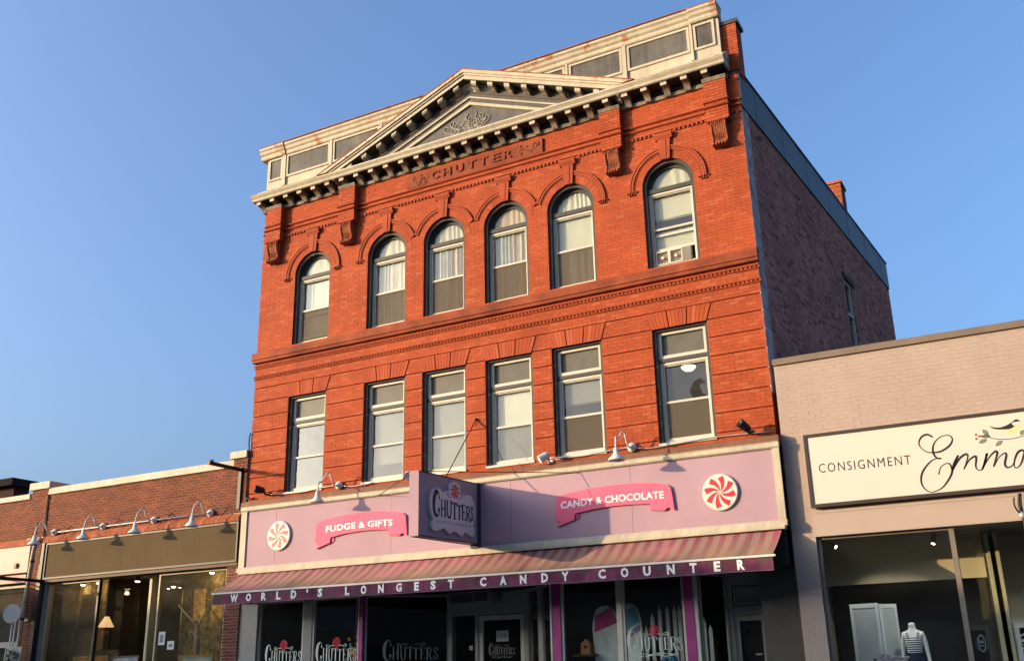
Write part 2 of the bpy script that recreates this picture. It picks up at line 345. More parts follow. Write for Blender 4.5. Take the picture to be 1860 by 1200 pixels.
WORD = [('C', 0.0, 0.15, -0.02, 0.62), ('H', 0.16, 0.29, 0.0, 0.42), ('U', 0.30, 0.42, -0.01, 0.42), ('T', 0.425, 0.545, 0.0, 0.41), ('T', 0.535, 0.645, -0.02, 0.37),
        ('E', 0.66, 0.76, -0.01, 0.39), ('R', 0.77, 0.89, -0.02, 0.38), ('S', 0.90, 1.0, -0.01, 0.36)]
def shop_word(mb, fn, d0, d1, bold=1.0, skip=0):
    for ch, a, b, z0, z1 in WORD[skip:]:
        for pts, w in GLY[ch]:
            if w is None:
                n = len(pts); w = [0.03+0.13*math.sin(PI*min(1, max(0, (i/n-0.1)/0.75)))**1.5 for i in range(n)]
            if not isinstance(w, (list, tuple)): w = [w]*len(pts)
            sx = b-a; q = [(a+p[0]*sx, z0+p[1]*(z1-z0)) for p in pts]
            mb.strip(q, [x*sx*bold for x in w], fn, d0, d1)
def scrolls(mb, fn, d0, d1, w=0.008):
    for sgn in (-1, 1):
        pts = [(0.5+sgn*x, z) for x, z in [(0.06, 0.47), (0.10, 0.50), (0.15, 0.49), (0.19, 0.45), (0.235, 0.46), (0.245, 0.50), (0.22, 0.53), (0.19, 0.51)]]
        mb.strip(bezsmooth(pts), [w]*(7*6+1), fn, d0, d1)
def underswash(mb, fn, d0, d1, w=0.010):
    for dz, ph in ((-0.12, 0), (-0.17, 1.6)):
        pts = [(0.1+0.8*i/40, dz+0.025*math.sin(i/40*4*PI+ph)) for i in range(41)]
        mb.strip(pts, [w*(0.4+0.8*abs(math.sin(i/40*4*PI))) for i in range(41)], fn, d0, d1)
def swirl(mb, fn, c, r, d0, d1, n=8, turn=0.9, r_in=0.10, r_out=0.90, hand=1):
    for i in range(n):
        K = 7
        pts = []; ws = []
        for j in range(K+1):
            q = r_in+(r_out-r_in)*j/K; a = 2*PI*i/n + hand*turn*q
            pts.append((c[0]+r*q*math.cos(a), c[1]+r*q*math.sin(a))); ws.append(r*q*math.sin(PI/n/2*1.05)*(1 if j < K else 0.93))
        mb.strip(pts, ws, fn, d0, d1)

# bricks laid in rows; every brick is geometry, the nearest full ones are objects of their own
def lay(u0, u1, z0, z1, L, H, joint, holes, skip=lambda za, zb: False, grooves=None):
    out = []; z = z0; k = 0
    rows = []
    if grooves:
        edges = [z0]+[g for g in grooves if z0 < g < z1]+[z1]
        for a, b in zip(edges, edges[1:]):
            a2 = a+0.010 if a != z0 else a; b2 = b-0.010 if b != z1 else b
            n = max(1, round((b2-a2)/H))
            rows += [(a2+(b2-a2)*i/n, a2+(b2-a2)*(i+1)/n) for i in range(n)]
    else:
        n = max(1, round((z1-z0)/H)); rows = [(z0+(z1-z0)*i/n, z0+(z1-z0)*(i+1)/n) for i in range(n)]
    for za, zb in rows:
        k += 1
        if skip(za, zb): continue
        segs = [(u0, u1)]
        for ha, hb in holes((za+zb)/2):
            ns = []
            for a, b in segs:
                if hb <= a or ha >= b: ns.append((a, b)); continue
                if ha-a > 0.01: ns.append((a, ha))
                if b-hb > 0.01: ns.append((hb, b))
            segs = ns
        off = (k % 2)*L/2 + R.uniform(-0.01, 0.01)
        for a, b in segs:
            i = math.floor((a-u0-off)/L); x = u0+off+i*L
            while x < b-1e-6:
                p, q = max(a, x), min(b, x+L)
                if q-p > 0.03:
                    out.append((p+joint/2 if p > a+1e-6 else p, q-joint/2 if q < b-1e-6 else q, za+joint/2, zb-joint/2, p == x and q == x+L))
                x += L
    return out
def brick_wall(parent, bricks, place, mat, depth, single=300, jit=0.001, name='brick'):
    """place(u, z, d) -> 3-D point with d outward; the bricks nearest the camera become parts of their own"""
    full = [b for b in bricks if b[4]]
    full.sort(key=lambda b: (Vector(place((b[0]+b[1])/2, (b[2]+b[3])/2, 0))-CAMP).length)
    chosen = full[:single]; ids = set(id(b) for b in chosen)
    mb = MB()
    def add(m, a, b, za, zb, d, o):
        f = [place(a, za, -depth), place(b, za, -depth), place(b, zb, -depth), place(a, zb, -depth), place(a, za, d), place(b, za, d), place(b, zb, d), place(a, zb, d)]
        f = [tuple(Vector(p)-o) for p in f]; n = len(m.v); m.v += f
        m.f += [tuple(n+i for i in q) for q in ((4, 5, 6, 7), (0, 1, 5, 4), (1, 2, 6, 5), (2, 3, 7, 6), (3, 0, 4, 7))]
    z = Vector((0, 0, 0))
    for b in bricks:
        if id(b) not in ids: add(mb, b[0], b[1], b[2], b[3], R.uniform(-jit, jit), z)
    if mb.v: mb.build(name, mat, parent, kind='stuff')
    cache = {}
    for b in chosen:
        key = (round(b[1]-b[0], 3), round(b[3]-b[2], 3)); o = Vector(place(b[0], b[2], 0))
        if key not in cache:
            m = MB(); add(m, b[0], b[1], b[2], b[3], 0.0, o); cache[key] = m.mesh(name, mat)
        oo = link(name, cache[key], parent, loc=o+Vector(place(0, 0, R.uniform(-jit, jit)))-Vector(place(0, 0, 0)))
front = lambda y0: (lambda u, z, d: (u, y0-d, z))

# ================================================================== SETTING
MB().box(-400, 400, -400, 400, -0.5, -0.02).build('ground', pm('dirt_ground', (0.16, 0.14, 0.11), 0.95, 0.2), kind='structure')
MB().box(-80, 80, -15.6, -3.6, -0.016, 0.0).build('road', ASPH, kind='structure')
MB().box(-80, 80, -3.6, 0.0, -0.016, 0.14).build('pavement', CONC, kind='structure')
MB().box(-80, 80, -23.9, -15.6, -0.016, 0.13).build('far_pavement', CONC, kind='structure')
m = MB()
for i in range(26): m.box(-78+i*6, -75+i*6, -9.66, -9.54, 0.004, 0.008)
m.build('road_marking', pm('yellow_road_paint', (0.6, 0.42, 0.06), 0.7), kind='structure')

# ================================================================== THE BRICK BUILDING
BX = 6.25
SK = 0.0662                                    # the side wall leans outward a little along its length
main = thing('brick_building', 'tall red brick commercial block with white pediment, arched windows and grey attic', 'building')
CX = [-4.597, -2.387, -0.803, 0.803, 2.387, 4.597]
HR, HA = 0.565, 0.551
ZR0, ZR1 = 5.683, 7.983
ZA0, ZSP = 9.28, 11.065
def holes_front(z):
    h = []
    for c in CX:
        if ZR0 < z < ZR1: h.append((c-HR, c+HR))
        elif ZR1 <= z < 8.335: w = HR+0.115*(z-ZR1)/0.35; h.append((c-w, c+w))
        elif ZA0 < z <= ZSP: h.append((c-HA, c+HA))
        elif ZSP < z < ZSP+0.705: w = math.sqrt(0.705**2-(z-ZSP)**2); h.append((c-w, c+w))
    return h
GRO = [5.77, 6.14, 6.51, 6.88, 7.255, 7.63, 7.995, 8.335, 8.59]
bricks = lay(-BX, BX, 5.60, 8.59, 0.212, 0.069, 0.006, holes_front, grooves=GRO)
bricks += lay(-BX, BX, 8.59, 13.04, 0.212, 0.069, 0.006, holes_front, skip=lambda a, b: 8.98 < a and b < 9.2)
brick_wall(main, bricks, front(0), BRICK, 0.03)
# mortar core with the openings
w = MB()
def core(z0, z1, hs, y0=0.005, y1=0.26):
    x = -BX
    for a, b in sorted(hs): w.box(x, a, y0, y1, z0, z1); x = b
    w.box(x, BX, y0, y1, z0, z1)
zc_ = [5.5]
for g_ in GRO: zc_ += [g_-0.0095, g_+0.0095]
for a_, b_ in zip(zc_, zc_[1:]+[ZA0]):
    yy = 0.035 if b_-a_ < 0.03 else 0.005
    if a_ < ZR0: core(a_, min(b_, ZR0), [], yy)
    if b_ > ZR0 and a_ < ZR1: core(max(a_, ZR0), min(b_, ZR1), [(c-HR, c+HR) for c in CX], yy)
    if b_ > ZR1: core(max(a_, ZR1), b_, [], yy)
core(ZA0, ZSP, [(c-HA, c+HA) for c in CX])
z = ZSP
while z < ZSP+0.62:
    hw = math.sqrt(max(0, 0.60**2-(z-ZSP)**2)); core(z, z+0.04, [(c-hw, c+hw) for c in CX] if hw > 0.01 else []); z += 0.04
core(z, 13.2, [])
w.build('front_wall', MORT, main)

# --- windows
def curtain(x0, x1, z0, z1, y, mat, parent, folds=7, amp=0.02, name='curtain', arch=None, gather=0.0):
    nx, nz = folds*8, 8; m = MB()
    for j in range(nz+1):
        v = j/nz
        for i in range(nx+1):
            u = i/nx; x = x0+(x1-x0)*u; zz = z0+(z1-z0)*v
            if arch:
                zz = z0+(math.sqrt(max(0.0, arch[1]**2-(x-arch[0])**2)))*v
            x += gather*math.sin(PI*v)*(0.5-u)
            m.v.append((x, y+amp*math.sin(u*folds*2*PI+math.sin(u*9)*1.5+v*0.6), zz))
    for j in range(nz):
        for i in range(nx):
            a = j*(nx+1)+i; m.f.append((a, a+1, a+nx+2, a+nx+1))
    return m.build(name, mat, parent, smooth=True)
def halfdisc(cx, cz, r, y0, y1, mat, name, parent, seg=24):
    pts = [(cx+r*math.cos(PI*i/seg), cz+r*math.sin(PI*i/seg)) for i in range(seg+1)]
    return MB().prism(pts, y0, y1).build(name, mat, parent)
def frame(x0, x1, z0, z1, t, y0, y1, m=None, tb=None, tt=None):
    m = m or MB(); tb = tb or t; tt = tt or t
    m.box(x0, x0+t, y0, y1, z0, z1); m.box(x1-t, x1, y0, y1, z0, z1)
    m.box(x0+t, x1-t, y0+0.001, y1, z0, z0+tb); m.box(x0+t, x1-t, y0+0.001, y1, z1-tt, z1); return m
def room(cx, z0, z1, parent): pass
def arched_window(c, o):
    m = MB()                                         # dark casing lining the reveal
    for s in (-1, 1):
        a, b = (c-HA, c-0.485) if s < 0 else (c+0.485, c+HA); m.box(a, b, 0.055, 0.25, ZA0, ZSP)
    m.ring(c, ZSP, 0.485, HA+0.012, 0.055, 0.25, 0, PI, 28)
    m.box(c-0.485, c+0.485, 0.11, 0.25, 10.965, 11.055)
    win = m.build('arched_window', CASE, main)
    sash = MB(); frame(c-0.485, c+0.485, 9.295, 10.96, 0.052, 0.14, 0.215, sash, 0.055, 0.05)
    frame(c-0.43, c+0.43, 9.352, 10.908, 0.022, 0.165, 0.235, sash)
    mr = o.get('rail', 10.15); sash.box(c-0.43, c+0.43, 0.155, 0.215, mr-0.022, mr+0.022)
    if o.get('raised'): sash.box(c-0.41, c+0.41, 0.175, 0.215, o['raised']-0.025, o['raised']+0.025); sash.box(c-0.41, c+0.41, 0.185, 0.215, mr-0.15, mr-0.10)
    sash.build('sash', WHITE, win)
    fan = MB(); fan.ring(c, 11.06, 0.425, 0.485, 0.17, 0.22, 0, PI, 28); fan.build('fanlight_frame', CASE, win)
    halfdisc(c, 11.06, 0.43, 0.20, 0.206, GLASS, 'pane', win)
    MB().box(c-0.41, c+0.41, 0.222, 0.228, mr, 10.89).build('pane', GLASS, win)
    MB().box(c-0.41, c+0.41, 0.205, 0.211, o.get('raised', 9.37), mr).build('pane', GLASS, win)
    if o.get('screen', True): MB().box(c-0.41, c+0.41, 0.17, 0.173, o.get('raised', 9.37) if 0 else 9.37, mr-0.02).build('insect_screen', SCREEN, win)
    lm, lf = o.get('lun', (CURTW, 4)); curtain(c-0.44, c+0.44, 11.05, 11.5, 0.228, lm, win, lf, 0.012, 'curtain', arch=(c, 0.45))
    for (x0, x1, z0, z1, mat, folds, amp, nm) in o.get('cur', []): curtain(c+x0, c+x1, z0, z1, 0.255, mat, win, folds, amp, nm, gather=o.get('gather', 0.0))
    for (z0, z1) in o.get('bar', []): MB().box(c-0.40, c+0.40, 0.285, 0.295, z0, z1).build('blind_bar', WHITE, win)
    return win
BZ = (-0.44, 0.44)
arched_window(CX[0], dict(raised=9.45, lun=(CURTW, 2), cur=[(-0.12, 0.44, 9.35, 10.92, BLIND, 1, 0.004, 'blind'), (-0.44, -0.1, 9.35, 10.92, CURTO, 2, 0.015, 'curtain')]))
arched_window(CX[1], dict(lun=(CURTW, 4), cur=[(-0.44, -0.05, 9.3, 10.92, CURTW, 3, 0.02, 'curtain'), (-0.08, 0.44, 9.3, 10.92, CURTO, 3, 0.012, 'curtain')]))
arched_window(CX[2], dict(lun=(CURTO, 6), cur=[(-0.44, 0.0, 9.3, 10.92, CURTW, 4, 0.025, 'curtain'), (0.0, 0.44, 9.3, 10.92, CURTT, 4, 0.03, 'curtain')]))
arched_window(CX[3], dict(lun=(CURTT, 5), cur=[(-0.44, 0.02, 9.3, 10.92, CURTO, 4, 0.025, 'curtain'), (0.0, 0.44, 9.3, 10.92, CURTT, 3, 0.03, 'curtain')]))
arched_window(CX[4], dict(lun=(CURTW, 7), cur=[(-0.44, 0.44, 10.1, 10.92, BLIND, 1, 0.004, 'blind'), (-0.44, 0.44, 9.3, 10.1, CURTW, 4, 0.025, 'curtain')]))
arched_window(CX[5], dict(lun=(CURTW, 3), screen=False, raised=9.70, cur=[(-0.44, 0.44, 10.40, 10.92, BLIND, 1, 0.004, 'blind'), (-0.44, 0.44, 9.70, 10.12, BLIND, 1, 0.004, 'blind')], bar=[(10.38, 10.41)]))
def rect_window(c, o):
    m = MB()
    for a, b in ((c-HR, c-0.50), (c+0.50, c+HR)): m.box(a, b, 0.06, 0.25, ZR0+0.02, ZR1)
    m.box(c-0.50, c+0.50, 0.06, 0.25, ZR1-0.035, ZR1); m.box(c-0.50, c+0.50, 0.11, 0.25, 7.325, 7.395)
    win = m.build('sash_window', CASE, main)
    s = MB(); frame(c-0.50, c+0.50, 7.395, 7.945, 0.07, 0.13, 0.22, s, 0.07, 0.06)
    frame(c-0.50, c+0.50, 5.735, 7.322, 0.058, 0.14, 0.215, s, 0.06, 0.055); frame(c-0.44, c+0.44, 5.797, 7.265, 0.022, 0.165, 0.235, s)
    s.box(c-0.44, c+0.44, 0.155, 0.215, 6.50, 6.545)
    s.build('sash', WHITE, win)
    MB().prism([(-0.03, 5.655), (-0.03, 5.70), (0.0, 5.712), (0.25, 5.738), (0.25, 5.655)], c-HR-0.0, c+HR+0.0, 'x').build('sill', WHITE, win)
    MB().box(c-0.43, c+0.43, 0.19, 0.20, 7.465, 7.885).build('transom_panel', TRANS, win)
    MB().box(c-0.42, c+0.42, 0.222, 0.228, 6.52, 7.245).build('pane', GLASS, win); MB().box(c-0.42, c+0.42, 0.205, 0.211, 5.815, 6.52).build('pane', GLASS, win)
    if o.get('screen'): MB().box(c-0.42, c+0.42, 0.17, 0.173, 5.815, 6.50).build('insect_screen', SCREEN, win)
    for (x0, x1, z0, z1, mat, folds, amp, nm) in o.get('cur', []): curtain(c+x0, c+x1, z0, z1, 0.255, mat, win, folds, amp, nm)
    for (z0, z1) in o.get('bar', []): MB().box(c-0.42, c+0.42, 0.285, 0.295, z0, z1).build('blind_bar', WHITE, win)
PALEB = pm('pale_grey_blind', (0.27, 0.27, 0.24), 0.8, 0.06, 2); GREYB = pm('dim_blind', (0.20, 0.20, 0.17), 0.8, 0.08, 2)
rect_window(CX[0], dict())
rect_window(CX[1], dict(cur=[(-.45, .45, 6.1, 7.28, GREYB, 1, .003, 'blind')]))
rect_window(CX[2], dict(cur=[(-.45, .45, 5.75, 7.28, PALEB, 1, .003, 'blind')]))
rect_window(CX[3], dict(cur=[(-.45, .45, 6.5, 7.28, CURTW, 1, .003, 'blind'), (-.45, .45, 5.75, 6.5, GREYB, 1, .003, 'blind')]))
rect_window(CX[4], dict(screen=True, cur=[(-.45, .45, 6.80, 7.28, PALEB, 1, .003, 'blind')], bar=[(6.785, 6.81)]))
rect_window(CX[5], dict(screen=True))
# --- jack arches of four voussoirs
for c in CX:
    xs_b = [-0.565, -0.17, 0.16, 0.565]; xs_t = [-0.68, -0.20, 0.19, 0.68]
    pts = [(-0.565, -0.68), (-0.20, -0.235), (0.16, 0.19), (0.565, 0.68)]
    for (b0, t0), (b1, t1) in zip(pts, pts[1:]):
        g = 0.010
        m = MB(); m.prism([(c+b0+g, ZR1+0.0), (c+b1-g, ZR1+0.0), (c+t1-g, 8.325), (c+t0+g, 8.325)], -0.012, 0.25)
        n = 5
        v = m.build('voussoir', TERRA, main)
        for i in range(1, n):
            u = i/n; xa, xb = b0+(b1-b0)*u, t0+(t1-t0)*u
        rib = MB()
        for i in range(n):
            u0_, u1_ = (i+0.06)/n, (i+0.94)/n
            f = lambda u: (c+b0+g+(b1-b0-2*g)*u, c+t0+g+(t1-t0-2*g)*u)
            (a0, a1), (b0_, b1_) = f(u0_), f(u1_); rib.prism([(a0, ZR1+0.004), (b0_, ZR1+0.004), (b1_, 8.32), (a1, 8.32)], -0.0165, -0.010)
        rib.build('brick_course', BRICK, v, kind='stuff')
# --- string courses
def hband(prof, x0=-BX-0.02, x1=BX+0.02, name='string_course', mat=TERRA): return MB().prism(prof, x0, x1, 'x').build(name, mat, main)
hband([(0.02, 8.97), (-0.07, 8.97), (-0.085, 8.99), (-0.085, 9.03), (-0.11, 9.05), (-0.11, 9.20), (-0.10, 9.215), (0.055, 9.282), (0.055, 9.2)], -BX-0.05, BX+0.03, 'sill_belt', TERRAD)
for z0 in (8.83, 8.555):
    hband([(0.02, z0), (-0.018, z0), (-0.03, z0+0.012), (-0.03, z0+0.02), (0.02, z0+0.02)])
    hband([(0.02, z0+0.052), (-0.035, z0+0.052), (-0.05, z0+0.065), (-0.045, z0+0.085), (0.02, z0+0.095)])
    d = MB(); x = -BX
    while x < BX: d.box(x, x+0.045, -0.032, 0.0, z0+0.02, z0+0.052); x += 0.085
    d.build('dentil_row', TERRA, main, kind='stuff')
d = MB(); x = -6.2
PIL = [-5.80, -3.495, 3.475, 5.80]
while x < 6.2:
    if min(abs(x-p) for p in PIL) > 0.26 and min(abs(x-c) for c in CX) > 0.2: d.box(x, x+0.05, -0.03, 0.0, 12.195, 12.245)
    x += 0.095
d.build('dentil_row', TERRA, main, kind='stuff')
hband([(0.02, 12.245), (-0.035, 12.245), (-0.035, 12.262), (0.02, 12.275)], -BX, BX)
for z0 in (12.385, 12.50):
    hband([(0.02, z0), (-0.02, z0), (-0.045, z0+0.018), (-0.045, z0+0.034), (0.02, z0+0.05)], -BX, BX)
# --- arches: brick rings, hood moulds, keystones, label stops
for k, c in enumerate(CX):
    m = MB(); n = 30
    for i in range(n):
        a0, a1 = PI*(i+0.06)/n, PI*(i+0.94)/n
        if abs((a0+a1)/2-PI/2) < 0.17: continue
        m.ring(c, ZSP, HA+R.uniform(0, .003), 0.702, -0.004+R.uniform(-.002, .002), 0.2, a0, a1, 1)
    m.build('brick_arch', BRICK, main, kind='stuff')
    MB().ring(c, ZSP, HA+0.004, 0.71, 0.008, 0.21, 0, PI, 30).build('arch_mortar', MORT, main)
    lo = -0.04 if True else 0
    lim = lambda r, side: (math.acos(0.788/r) if (side < 0 and 1 < k < 5) or (side > 0 and 0 < k < 4) else lo) if r > 0.788 else lo
    left_in = k in (2, 3, 4); right_in = k in (1, 2, 3)
    for (ra, rb, dp) in ((0.715, 0.735, 0.012), (0.745, 0.790, 0.03), (0.80, 0.835, 0.042)):
        mid = 0.79
        aR = math.acos(min(1, mid/ rb)) if right_in and rb > mid else (0.32 if right_in else lo)
        aL = math.acos(min(1, mid/ rb)) if left_in and rb > mid else (0.32 if left_in else lo)
        for u_, v_ in ((aR, PI/2-0.16), (PI/2+0.16, PI-aL)): MB().ring(c, ZSP, ra, rb, -dp, 0.01, u_, v_, 16).build('hood_mould', TERRA, main)
    ks = MB(); ks.prism([(c-0.10, ZSP+0.535), (c+0.10, ZSP+0.535), (c+0.135, 12.06), (c-0.135, 12.06)], -0.052, 0.1)
    ks.prism([(c-0.03, ZSP+0.56), (c+0.03, ZSP+0.56), (c+0.045, 12.05), (c-0.045, 12.05)], -0.062, -0.05)
    kq = ks.build('keystone', TERRA, main)
    MB().prism([(0.0, 12.06), (-0.06, 12.06), (-0.07, 12.09), (-0.08, 12.10), (-0.10, 12.15), (-0.10, 12.185), (0, 12.20)], c-0.19, c+0.19, 'x').build('keystone_cap', TERRA, kq)
    for s, inn in ((-1, left_in), (1, right_in)):
        if inn: continue
        st = MB(); x = c+s*0.775
        for i in range(5): st.lathe([(0.0, -0.05), (0.022, -0.035), (0.026, 0), (0.0, 0.02)], (x-0.10+i*0.05, -0.02, 11.02+0.012*(i % 2)), (0, -1, 0), 8)
        for i in range(3): st.lathe([(0.0, -0.05), (0.02, -0.035), (0.024, 0), (0.0, 0.02)], (x-0.05+i*0.05, -0.02, 10.975), (0, -1, 0), 8)
        st.build('label_stop', TERRAD, main, smooth=True)
# --- pilaster strips on scroll corbels
for p in PIL:
    pb = MB().box(p-0.228, p+0.228, -0.165, 0.0, 12.10, 13.0).build('pilaster', MORT, main)
    bm_ = MB(); n = 13
    for i in range(n):
        z0, z1 = 12.10+0.9*i/n+0.004, 12.10+0.9*(i+1)/n-0.004; off = 0.0 if i % 2 else 0.105; x = p-0.232
        cuts = [p-0.232]+[q for q in (p-0.232+off+0.212*j for j in range(0, 4)) if p-0.232+0.03 < q < p+0.20]+[p+0.232]
        for a, b in zip(cuts, cuts[1:]): bm_.box(a+0.004 if a > p-0.23 else a, b-0.004 if b < p+0.23 else b, -0.176+R.uniform(-.002, .002), -0.001, z0, z1)
    bm_.build('pilaster_brick', BRICK, pb, kind='stuff')
    for z0 in (12.385, 12.50): MB().prism([(0.0, z0), (-0.19, z0), (-0.22, z0+0.018), (-0.22, z0+0.034), (0.0, z0+0.05)], p-0.26, p+0.26, 'x').build('pilaster_band', TERRA, pb)
    MB().prism([(0, 12.06), (-0.20, 12.06), (-0.215, 12.08), (-0.19, 12.10), (0, 12.10)], p-0.21, p+0.21, 'x').build('corbel_cap', TERRA, pb)
    prof = bezsmooth([(0.0, 12.06), (-0.17, 12.06), (-0.185, 11.98), (-0.16, 11.86), (-0.115, 11.76), (-0.10, 11.68), (-0.13, 11.62), (-0.19, 11.58), (-0.20, 11.545), (-0.16, 11.525), (-0.08, 11.545), (0.0, 11.52)], 3)
    cb_ = MB().prism(prof, p-0.155, p+0.155, 'x').build('scroll_corbel', TERRAC, main)
    lf = MB()                                              # acanthus relief: rows of leaf lobes down the face
    for r_ in range(9):
        t = r_/8; z = 12.02-0.38*t; y = -0.19+0.095*math.sin(t*PI*0.5)**1.2
        for s in (-1, 0, 1):
            for q in (0, 1):
                x = p+s*0.085+(q-0.5)*0.045; lf.lathe([(0.0, -0.02), (0.016, -0.012), (0.022, 0.0), (0.014, 0.022), (0.0, 0.03)], (x, y+0.006*abs(s), z-0.022*q*abs(s)), (0.25*s, -1, -0.35), 6)
    for s in (-2, -1, 0, 1, 2): lf.lathe([(0, -0.03), (0.03, -0.015), (0.036, 0.01), (0.02, 0.045), (0, 0.055)], (p+s*0.062, -0.17, 11.565), (0, -0.9, -0.3), 8)
    for s in (-1, 1): lf.tube(bezsmooth([(p+s*0.145, -0.185, 12.04), (p+s*0.145, -0.19, 11.95), (p+s*0.145, -0.155, 11.82), (p+s*0.145, -0.11, 11.70), (p+s*0.145, -0.15, 11.60)], 4), 0.018, 6)
    lf.build('acanthus_leaf', TERRAC, cb_, smooth=True)
# --- name panel
npn = MB().box(-1.80, 1.80, -0.05, 0.0, 12.535, 12.90).build('name_panel', TERRAD, main)
DEEP = pm('dark_terracotta_letter', (0.23, 0.05, 0.026), 0.8, 0.2, 6)
for ch, xa, xb in (('C', -1.12, -0.84), ('H', -0.74, -0.45), ('U', -0.36, -0.08), ('T', 0.0, 0.23), ('T', 0.32, 0.55), ('E', 0.66, 0.83), ('R', 0.93, 1.17)):
    pass
NM = [('C', -1.11), ('H', -0.79), ('U', -0.46), ('T', -0.12), ('T', 0.19), ('E', 0.52), ('R', 0.82)]
for ch, xa in NM: text_on(ch, xa, xa+0.215, 12.625, 12.825, -0.05, 0.028, DEEP, npn, 'letter', 0.01)
for s in (-1, 1):
    m = MB()
    for i in range(16):
        x = s*(1.22+0.5*R.random()); z = 12.72+R.uniform(-0.10, 0.10); rr_ = R.uniform(0.03, 0.06); a0 = R.uniform(0, 6)
        m.tube([(x+rr_*(1-t/14)*math.cos(a0+t*0.45), -0.052, z+rr_*(1-t/14)*math.sin(a0+t*0.45)) for t in range(13)], [0.016*(1-t/16) for t in range(13)], 6)
    m.tube(bezsmooth([(s*1.2, -0.05, 12.72), (s*1.35, -0.05, 12.78), (s*1.5, -0.05, 12.68), (s*1.72, -0.05, 12.75)], 6), 0.016, 6)
    m.build('scroll_ornament', TERRAC, npn, smooth=True)
# --- cornice
c0, c1 = -6.36, 6.10
cor = MB().prism([(0.05, 13.215), (-0.38, 13.215), (-0.40, 13.235), (-0.40, 13.27), (-0.43, 13.31), (-0.45, 13.33), (-0.45, 13.37), (-0.44, 13.378), (0.05, 13.45)], c0, c1, 'x').build('cornice', CREAM, main)
MB().prism([(-0.462, 13.355), (-0.462, 13.378), (-0.11, 13.63), (0.0, 13.63), (0.0, 13.45), (-0.44, 13.379)], c0-0.01, -4.30, 'x').build('cornice_roof', CREAMR, cor)
MB().prism([(-0.462, 13.355), (-0.462, 13.378), (-0.11, 13.63), (0.0, 13.63), (0.0, 13.45), (-0.44, 13.379)], 4.22, c1+0.01, 'x').build('cornice_roof', CREAMR, cor)
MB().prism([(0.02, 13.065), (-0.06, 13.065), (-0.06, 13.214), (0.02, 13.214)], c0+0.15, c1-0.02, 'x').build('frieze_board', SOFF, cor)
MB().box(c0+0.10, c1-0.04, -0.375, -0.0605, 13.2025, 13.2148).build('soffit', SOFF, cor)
bedx = [-BX, -6.05, -5.55, -3.74, -3.25, 3.23, 3.72, 5.55, 6.05, BX]
for i, (a, b) in enumerate(zip(bedx, bedx[1:])):
    y = -0.21 if i % 2 else -0.065
    if i == 8: continue
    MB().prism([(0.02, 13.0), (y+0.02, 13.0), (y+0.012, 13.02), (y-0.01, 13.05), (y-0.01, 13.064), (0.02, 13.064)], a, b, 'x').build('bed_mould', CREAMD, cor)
MODP = [(0.0, 13.2), (-0.33, 13.2), (-0.335, 13.15), (-0.31, 13.13), (-0.27, 13.125), (-0.20, 13.10), (-0.14, 13.055), (-0.10, 13.01), (-0.07, 12.995), (-0.05, 13.01), (-0.05, 13.066), (0.0, 13.066)]
mod_me = None
mods = [-6.18+0.4385*i for i in range(28)]
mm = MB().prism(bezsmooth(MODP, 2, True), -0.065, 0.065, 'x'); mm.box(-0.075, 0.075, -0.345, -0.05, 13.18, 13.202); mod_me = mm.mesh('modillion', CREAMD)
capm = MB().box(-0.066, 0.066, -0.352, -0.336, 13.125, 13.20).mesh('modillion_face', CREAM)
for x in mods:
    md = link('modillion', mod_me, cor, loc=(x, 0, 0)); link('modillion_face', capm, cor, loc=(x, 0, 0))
# --- pediment
SL = 0.395; PA = 15.02; PX = 4.30
def rake(o0, o1, y0, y1, name, mat, par, xm=PX, base=13.38):
    """band under the raking line, from vertical offset o0 down to o1, as one mesh with both slopes"""
    m = MB()
    for s in (-1, 1):
        za, zb = PA-o0, PA-o1
        xa = min(xm, (za-base)/SL); xb = min(xm, (zb-base)/SL)
        m.prism([(0, zb), (0, za), (s*xa, za-SL*xa), (s*xb, zb-SL*xb)], y0, y1)
    return m.build(name, mat, par)
ped = rake(0.03, 0.23, -0.43, 0.10, 'pediment', CREAM, main)
rake(0.0, 0.085, -0.49, 0.12, 'raking_gutter', CREAMR, ped)
rake(-0.022, 0.0, -0.50, 0.13, 'raking_flashing', RUST, ped)
rake(0.085, 0.135, -0.46, 0.0, 'raking_fillet', CREAM, ped)
rake(0.23, 0.42, -0.12, 0.05, 'raking_frieze', pm('brown_grey_paint', (0.13, 0.10, 0.085), 0.6, 0.2, 2), ped)
rake(0.42, 0.56, -0.165, 0.05, 'raking_moulding', SLATE, ped)
rake(0.44, 0.475, -0.185, -0.16, 'raking_bead', pm('dark_brown_bead', (0.10, 0.07, 0.06), 0.6), ped)
rake(0.56, 0.60, -0.17, 0.05, 'raking_strip', CREAM, ped)
rake(0.60, 0.70, -0.135, 0.05, 'raking_board', SLATE, ped)
rake(0.70, 0.775, -0.155, 0.05, 'raking_strip', CREAM, ped)
rake(0.775, 1.9, -0.105, 0.05, 'tympanum', SLATEP, ped)
rake(0.229, 0.241, -0.41, -0.121, 'raking_soffit', SOFF, ped)
MB().box(-4.25, 4.2, -0.40, 0.0, 13.379, 13.405).build('pediment_base', CREAM, ped)
